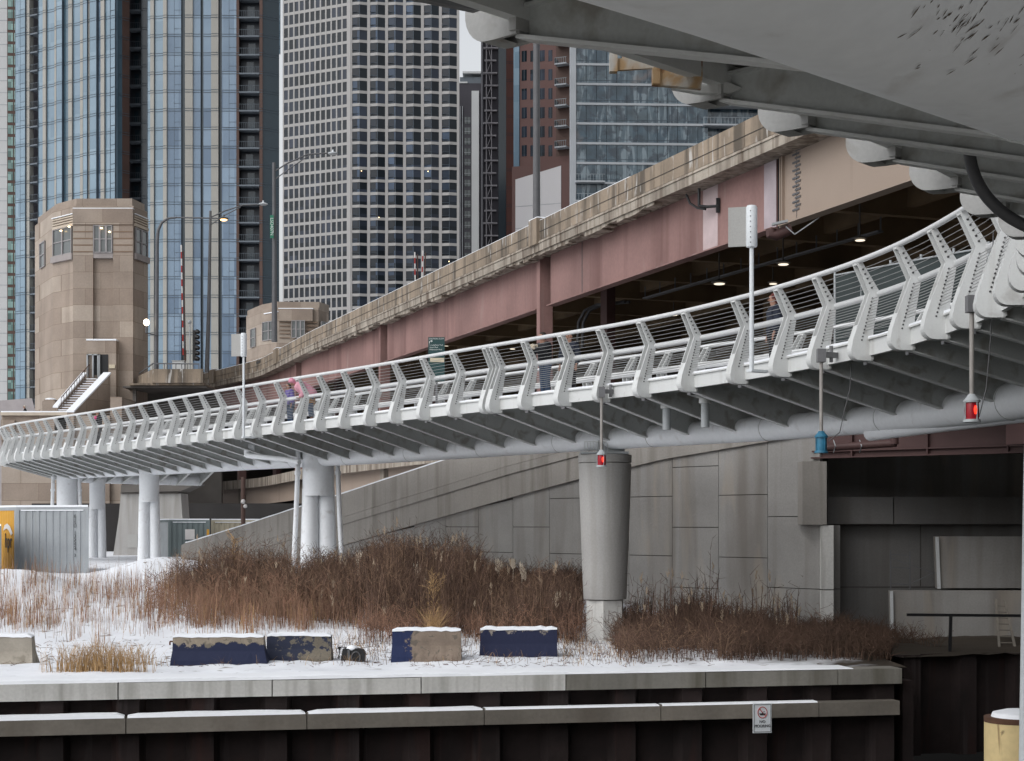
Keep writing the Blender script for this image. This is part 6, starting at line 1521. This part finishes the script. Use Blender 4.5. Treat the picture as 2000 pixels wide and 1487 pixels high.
# --- brick tower with white lower panel
b6 = building('red brown brick high rise with a big white panel at its foot', (5, 300, -2)); 
f = Fac(1003, 300, (1, -.42), b6)
tR = f.t(1117); z6 = lambda px, y: f.z(px, y)
mb = MB(); f.box(mb, 0, tR, -2, 110, -20, 0); mb.build('wall', M['brickred'], b6)
mb = MB(); f.box(mb, f.t(1004), f.t(1015), z6(1010, 335), 110, 0, .25); mb.build('glass_strip', M['gA'], b6)
cols_ = [(1019, 1029, 0), (1036, 1043, 0), (1053, 1064, 0), (1071, 1079, 0)]
wn_ = 0
y0 = 306.0
for (p0, p1, _) in cols_:
    z = z6(p0, y0)
    while z < 108 and wn_ < 96:
        mb = MB(); f.box(mb, f.t(p0), f.t(p1), z, z + 2.0, -.1, .03); w_ = mb.build('window', M['gD'], b6)
        mb = MB(); tm = (f.t(p0) + f.t(p1)) / 2; f.box(mb, tm - .04, tm + .04, z, z + 2.0, .03, .08); mb.build('frame', M['mull'], w_)
        z += 3.45; wn_ += 1
# balconies at right
mb = MB(); f.box(mb, f.t(1086), f.t(1113), z6(1100, 305), 110, -2, .02); mb.build('balcony_recess', M['brown'], b6)
z = z6(1100, 292)
while z < 105:
    mb = MB(); f.box(mb, f.t(1089), f.t(1112), z, z + .25, 0, 1.6); s_ = mb.build('balcony', M['slabpale'], b6)
    mb = MB(); f.box(mb, f.t(1089), f.t(1112), z + 1.2, z + 1.28, 1.5, 1.56); f.box(mb, f.t(1089), f.t(1089) + .06, z + .25, z + 1.25, 0, 1.56)
    q = f.t(1089)
    while q < f.t(1112): f.box(mb, q, q + .06, z + .25, z + 1.25, 1.5, 1.56); q += .42
    mb.build('balcony_rail', M['rail'], s_); z += 3.75
mb = MB(); f.box(mb, f.t(1002), f.t(1118), -2, z6(1060, 322), 0, .5); mb.build('brick_base', M['brickred'], b6)
mb = MB(); a, b = f.t(1009), f.t(1098)
q0 = f.o + f.d * a + f.n * .5; q1 = f.o + f.d * b + f.n * .5; n2 = f.n * .08
mb.hexa([(q0.x, q0.y, 40), (q1.x, q1.y, 40), (q1.x + n2.x, q1.y + n2.y, 40), (q0.x + n2.x, q0.y + n2.y, 40), (q0.x, q0.y, z6(1010, 352)), (q1.x, q1.y, z6(1098, 325)), (q1.x + n2.x, q1.y + n2.y, z6(1098, 325)), (q0.x + n2.x, q0.y + n2.y, z6(1010, 352))])
mb.build('white_panel', M['panelwhite'], b6)
mb = MB()
for zz in (50, 54, 58): f.box(mb, a, b, zz, zz + .08, .585, .61)
mb.build('panel_joints', M['slabpale'], b6)
# --- glass tower at the right
b7 = building('blue green glass tower with rippled panes behind the viaduct', (20, 250, -2)); f = Fac(1114, 250, (1, .05), b7)
t1_ = f.t(1560); fh7 = 38.6 / F * 250
mb = MB(); f.box(mb, 2.2, t1_, -2, 100, -20, -1.4); mb.build('core', M['gC'], b7)
z7 = (HY - 398) / F * 250; tt = 0.9; tb0 = f.t(1372); nb = 0
while tt < tb0 - .5:
    mb = MB(); f.box(mb, tt, tt + 1.50, -2, 100, -1.4, 0); mb.build('glass_bay', M['gR'], b7); tt += 1.56; nb += 1
mb = MB(); f.box(mb, 0, .85, -2, 100, -1.4, .25); mb.build('corner_pier', M['slabpale'], b7)
mb = MB(); z = z7 - 12 * fh7
while z < 100: f.box(mb, .8, tb0, z, z + .34, -.1, .14); z += fh7
mb.build('floor_bands', M['slabpale'], b7)
mb = MB(); z = z7 - 12 * fh7
while z < 100: f.box(mb, .8, tb0, z + .75, z + .81, -.1, .05); z += fh7
mb.build('transoms', M['mull'], b7)
mb = MB(); f.box(mb, tb0, t1_, -2, 100, -1.4, -1.2); mb.build('balcony_glazing', M['gR'], b7)
z = z7 + 2 * fh7
while z < 98:
    mb = MB(); f.box(mb, tb0, t1_, z - .05, z + .2, -1.2, .9); s_ = mb.build('balcony', M['slabpale'], b7)
    mb = MB(); f.box(mb, tb0, t1_, z + 1.15, z + 1.22, .8, .86); q = tb0
    while q < t1_: f.box(mb, q, q + .05, z + .2, z + 1.2, .8, .86); q += .55
    mb.build('balcony_rail', M['rail'], s_); z += fh7
for y in (322, 360):      # small balconies at the low left corner
    z = (HY - y - 36) / F * 250; ta, tb2 = f.t(1123), f.t(1180)
    mb = MB(); f.box(mb, ta, tb2, z - .05, z + .2, 0, 1.2); s_ = mb.build('balcony', M['slabpale'], b7)
    mb = MB(); f.box(mb, ta, tb2, z + 1.15, z + 1.22, 1.1, 1.16); q = ta
    while q < tb2: f.box(mb, q, q + .05, z + .2, z + 1.2, 1.1, 1.16); q += .45
    mb.build('balcony_rail', M['rail'], s_)

# ------------------------------------------------------------------ dead vegetation
rv = random.Random(21)
def blade(mb, x, y, z, h, w, lean, ang, droop=0., mi=0):
    dx, dy = math.cos(ang) * lean * h, math.sin(ang) * lean * h
    px_, py_ = -math.sin(ang) * w, math.cos(ang) * w
    if abs(px_) < w * .5: px_ = w * (1 if px_ >= 0 else -1)
    k0 = len(mb.v)
    for t in (0, .5, .85):
        cx = x + dx * t * t * (1 + droop * t); cy = y + dy * t * t * (1 + droop * t); cz = z + h * (t - droop * .35 * t * t * t); ww = (1 - t * .55) * .5
        mb.v += [(cx - px_ * ww, cy - py_ * ww, cz), (cx + px_ * ww, cy + py_ * ww, cz)]
    mb.v.append((x + dx * (1 + droop), y + dy * (1 + droop), z + h * (1 - droop * .35)))
    mb.f += [(k0, k0 + 1, k0 + 3, k0 + 2), (k0 + 2, k0 + 3, k0 + 5, k0 + 4), (k0 + 4, k0 + 5, k0 + 6)]; mb.m += [mi] * 3
def twig(mb, p, d, l_, w, mi=0):
    p = Vector(p); d = Vector(d).normalized(); s_ = d.cross(Vector((0, 1, 0)));
    if s_.length < .1: s_ = Vector((1, 0, 0))
    s_.normalize(); s_ *= w / 2; q = p + d * l_
    mb.poly([p - s_, p + s_, q + s_ * .4, q - s_ * .4], mi); return q
def plume(mb, x, y, z, s_, mi):
    for _ in range(9):
        a = rv.uniform(-1, 1); twig(mb, (x + rv.gauss(0, .012), y, z + rv.uniform(-.1, .1) * s_), (a * .5, rv.uniform(-.3, .3), 1), .10 * s_, .018 * s_, mi)
def stuff(mb, name, mats, label, cat):
    o = mb.build(name, mats, None, False, recalc=False); tag(o, label, cat, kind='stuff'); return o
def gxy(px, py, D0=None):   # ground point seen at pixel (march)
    D = D0 or 33
    while D < 90:
        X = (px - CX) / F * D
        if (HY - py) / F * D <= gz(X, D): return X, D
        D += .25
    return (px - CX) / F * 60, 60
# thin red brown stems through the snow, left
mb = MB(); N = 0
clumps = [(rv.uniform(-60, 600), rv.uniform(1140, 1262), rv.uniform(6, 22)) for _ in range(72)]
clumps += [(70, 1225, 22), (75, 1190, 18), (170, 1215, 18), (290, 1200, 20), (330, 1190, 18), (400, 1215, 20), (20, 1220, 20), (450, 1200, 25), (520, 1190, 30)] * 2
for cx, cy, r in clumps[:-18] + clumps[-18::2]:
    if cy > 1232 and rv.random() < .6: cy -= 35
    X, D = gxy(cx, cy)
    for _ in range(int(r * 2.4)):
        x = X + rv.gauss(0, r / F * D * .42); y = D + rv.gauss(0, .5); h = rv.uniform(.35, 1.0)
        blade(mb, x, y, gz(x, y) - .02, h, rv.uniform(.006, .013), abs(rv.gauss(0, .14)), rv.uniform(0, 6.28), 0, rv.choice((0, 0, 2, 1)))
for _ in range(1500):
    px = rv.uniform(-60, 700); py = rv.uniform(1128, 1250); X, D = gxy(px, py)
    blade(mb, X, D, gz(X, D) - .02, rv.uniform(.2, .85), rv.uniform(.005, .011), abs(rv.gauss(0, .2)), rv.uniform(0, 6.28), 0, rv.choice((0, 0, 2, 1)))
stuff(mb, 'dry_stems', [M['grassred'], M['straw'], M['tanpink']], 'thin red brown dead stems poking through the snow at the left', 'dry grass')
# straw tussocks in front
for i, (cx, cy, n, hh, lb) in enumerate(((190, 1312, 620, .62, 'pale straw tussock beside the bare barrier at the left'), (845, 1262, 230, .95, 'tall wispy straw weed in front of the brown barrier'), (250, 1300, 120, .45, 'sparse straw tuft leaning on the snow at the left'))):
    X, D = gxy(cx, cy); mb = MB()
    for _ in range(n):
        sp = 1.0 if i == 0 else (.12 if i == 1 else .8)
        x = X + rv.choice((-.5, -.15, .1, .55)) * sp + rv.gauss(0, sp * .28); y = D + rv.uniform(-.25, .3); sd_ = (x - X) * .35 / sp
        blade(mb, x, y, gz(x, y) - .02, hh * rv.uniform(.5, 1.25), rv.uniform(.007, .014), rv.uniform(.05, .55), rv.uniform(0, 6.28), rv.uniform(0, .5))
    tag(stuff(mb, 'straw_tussock', M['straw'], lb, 'grass tussock'), lb, 'grass tussock')
# dense reed and shrub mass from the ramp foot to the column
def mass(px_rng, ybase, htop, n, mats, seed, name, label, w=(.012, .026), twigs=True, lean=.35, plumes=.01, Dlim=(36.5, 90)):
    r_ = random.Random(seed); mb = MB(); made = 0
    while made < n:
        px = r_.uniform(*px_rng)
        if px < 720 and px_rng[0] < 400: px = max(px + r_.gauss(0, 42), 290)
        b0_, b1_ = ybase(px); X, D = gxy(px, r_.uniform(b0_, b1_))
        if not Dlim[0] < D < Dlim[1]: made += 1; continue
        if (X - cx_) ** 2 + (D - cy_) ** 2 < .8: made += 1; continue
        if D > 45 and X > WX(D) - .5 and D < 75: D = (44.95 - X) / .797 - .8
        kD = D / F; zg = gz(X, D); lump = .78 + .55 * mnoise.noise(Vector((X * 1.15, D * 1.0, seed * 7.7))) +   .25 * mnoise.noise(Vector((X * 3.1, D * 2.2, seed)))
        zmax = (HY - htop(px)) * kD; h = (zmax - zg) * (r_.random() ** .55) * (1.12 if r_.random() < .94 else 1.3) * max(.35, min(lump, 1.06))
        if r_.random() > .12 + .95 * lump: made += 1; continue
        h = min(h, 2.6)
        if h < .15: made += 1; continue
        mi = 0 if r_.random() < .70 else 1
        a = r_.uniform(0, 6.28); ln = abs(r_.gauss(0, lean)) * .6
        blade(mb, X, D, zg - .03, h, r_.uniform(*w), ln, a, r_.uniform(0, .3), mi)
        if twigs:
            for _ in range(r_.choice((1, 2, 3))):
                t = r_.uniform(.35, 1); q = (X + math.cos(a) * ln * h * t * t, D + math.sin(a) * ln * h * t * t, zg + h * t * .97)
                e = twig(mb, q, (r_.uniform(-1, 1), r_.uniform(-.5, .5), r_.uniform(.1, 1.2)), r_.uniform(.12, .38), .011, mi)
                if r_.random() < .5: twig(mb, e, (r_.uniform(-1, 1), r_.uniform(-.5, .5), r_.uniform(-.2, 1.0)), r_.uniform(.06, .18), .009, mi)
        if r_.random() < plumes: plume(mb, X + math.cos(a) * ln * h, D + math.sin(a) * ln * h, zg + h, r_.uniform(.7, 1.3), 2)
        made += 1
    return stuff(mb, name, mats, label, 'dead plants')
def topA(px): return interp([(380, 1085), (440, 1066), (520, 1060), (600, 1082), (690, 1080), (760, 1040), (840, 1052), (900, 1048), (960, 1100), (1040, 1108), (1140, 1118)], px)
def botA(px): return interp([(360, 1180), (470, 1195), (560, 1205), (700, 1222), (800, 1240), (1138, 1252)], px)
mass((375, 1138), lambda p: (1150, botA(p) + 6), topA, 13500, [M['reed'], M['reedhi'], M['plume']], 1, 'dead_reeds', 'tall dark brown reed and weed thicket between ramp wall and column', w=(.009, .019))
mass((600, 1138), lambda p: (1120, 1165), lambda p: topA(p) - 3, 5200, [M['brush'], M['reed'], M['plume']], 5, 'dead_reeds', 'darker reeds crowding the foot of the ramp wall', w=(.010, .02), Dlim=(44, 90))
mass((330, 720), lambda p: (1150, 1232), lambda p: topA(p) + 42, 3400, [M['grassred'], M['reedhi'], M['plume']], 2, 'red_weeds', 'rusty red weeds in front of the steel pier', twigs=True, w=(.008, .015))
mass((700, 1150), lambda p: (1225, 1262), lambda p: 1185, 1500, [M['grassred'], M['reed'], M['plume']], 12, 'low_weeds', 'low rusty weeds along the front of the thicket', twigs=True, w=(.007, .013), lean=.5, plumes=0)
def topB(px): return interp([(1190, 1150), (1240, 1110), (1280, 1140), (1370, 1100), (1420, 1130), (1490, 1120), (1530, 1160), (1600, 1165), (1680, 1195), (1760, 1225)], px)
mass((1200, 1740), lambda p: (1232, 1272 if p < 1400 else 1292), lambda p: topB(p) + interp([(1190, 60), (1300, 62), (1500, 75), (1650, 30), (1760, 20)], p), 9500, [M['brush'], M['reed'], M['plume']], 3, 'bare_brush', 'tangled dark brush between the round column and the abutment', lean=.75, plumes=.001, w=(.007, .015))
mass((1205, 1470), lambda p: (1262, 1296), lambda p: 1205, 1300, [M['reed'], M['reedhi'], M['plume']], 13, 'low_weeds', 'low brown weeds in the thin snow right of the column', lean=.6, plumes=0, w=(.006, .012))
mass((1215, 1560), lambda p: (1235, 1270), topB, 520, [M['reed'], M['brush'], M['plume']], 8, 'tall_weeds', 'tall upright dark stalks rising against the panel wall', lean=.14, w=(.014, .028), plumes=.12)
# tufts around the barriers and at the column foot, twigs and litter on the snow
mb = MB()
for _ in range(3000):
    px = rv.choice((rv.uniform(650, 1140), rv.uniform(380, 760), rv.uniform(1100, 1260))); py = rv.uniform(1245, 1302); X, D = gxy(px, py)
    if py > 1285 and rv.random() < .6: continue
    blade(mb, X, D, gz(X, D) - .01, rv.uniform(.06, .32), rv.uniform(.006, .012), rv.uniform(.1, 1.0), rv.uniform(0, 6.28), rv.uniform(0, .5), rv.choice((0, 0, 1)))
for _ in range(800):
    px = rv.uniform(0, 1400); py = rv.uniform(1255, 1305); X, D = gxy(px, py); twig(mb, (X, D, gz(X, D) + .015), (rv.uniform(-1, 1), rv.uniform(-.5, .5), rv.uniform(0, .25)), rv.uniform(.05, .25), .012, 0)
stuff(mb, 'ground_litter', [M['reed'], M['straw']], 'scattered twigs and short dead tufts on the snow by the barriers', 'dead plants')
for i, (px, py, D_, sz) in enumerate(((975, 1108, 50, 1.7), (1003, 1104, 50, 1.4), (1020, 1122, 49, 1.9), (700, 1094, 51, 1.5), (815, 1126, 48, 2.0), (829, 1142, 47, 1.3), (1085, 1165, 45, 1.2), (735, 1122, 50, 1.2))):
    mb = MB(); c_ = P(px, py, D_)
    for _ in range(6): plume(mb, c_.x + rv.gauss(0, .04), c_.y, c_.z + rv.gauss(0, .05), sz * .8, 0)
    mb.tube([c_ - V3(.05, 0, 1.2), c_], .008, 4)
    tag(mb.build('seed_head', M['plumepale'], origin=c_, recalc=False), ['pale fluffy seed head, left of the high pair by the panel wall', 'pale fluffy seed head, right of the high pair by the panel wall', 'broad pale seed head just below the high pair', 'pale seed head over the reeds right of the steel pier',
        'large pale plume at the middle of the thicket', 'small plume hanging right beside the large middle one', 'tiny pale seed head closest to the round column', 'small seed head left of the large middle plume'][i], 'seed head', 'pale seed heads above the reeds')
# three pale bare saplings
for i, (px, py, hh, lb) in enumerate(((455, 1172, 1.9, 'pale bare sapling left of the steel pier'), (845, 1240, 1.5, 'pale bare sapling above the brown barrier'), (1590, 1235, 1.3, 'bare feathery sapling against the pale pilaster'))):
    X, D = gxy(px, py); D = min(D, 52); z0_ = gz(X, D); t = thing('bare_sapling', lb, 'sapling', (X, D, z0_), 'bare saplings among the reeds')
    tw, br = MB(), MB(); r_ = random.Random(40 + i)
    tw.tube([(X, D, z0_ - .05), (X + .05, D, z0_ + hh * .5), (X - .04, D, z0_ + hh)], [.022, .014, .006], 6)
    for j in range(46):
        h = hh * r_.uniform(.25, 1); p = Vector((X + .03, D, z0_ + h)); d_ = Vector((r_.uniform(-1, 1), r_.uniform(-.6, .6), r_.uniform(.3, 1.1))); q = twig(br, p, d_, r_.uniform(.15, .45), .016)
        for _ in range(3): twig(br, p.lerp(q, r_.uniform(.4, 1)), d_ + Vector((r_.uniform(-.8, .8), 0, r_.uniform(-.4, .4))), r_.uniform(.06, .18), .011)
    tw.build('trunk', M['straw'], t); br.build('crown', M['straw'] if i < 2 else M['reedhi'], t, recalc=False)
print('objects', len(bpy.data.objects))
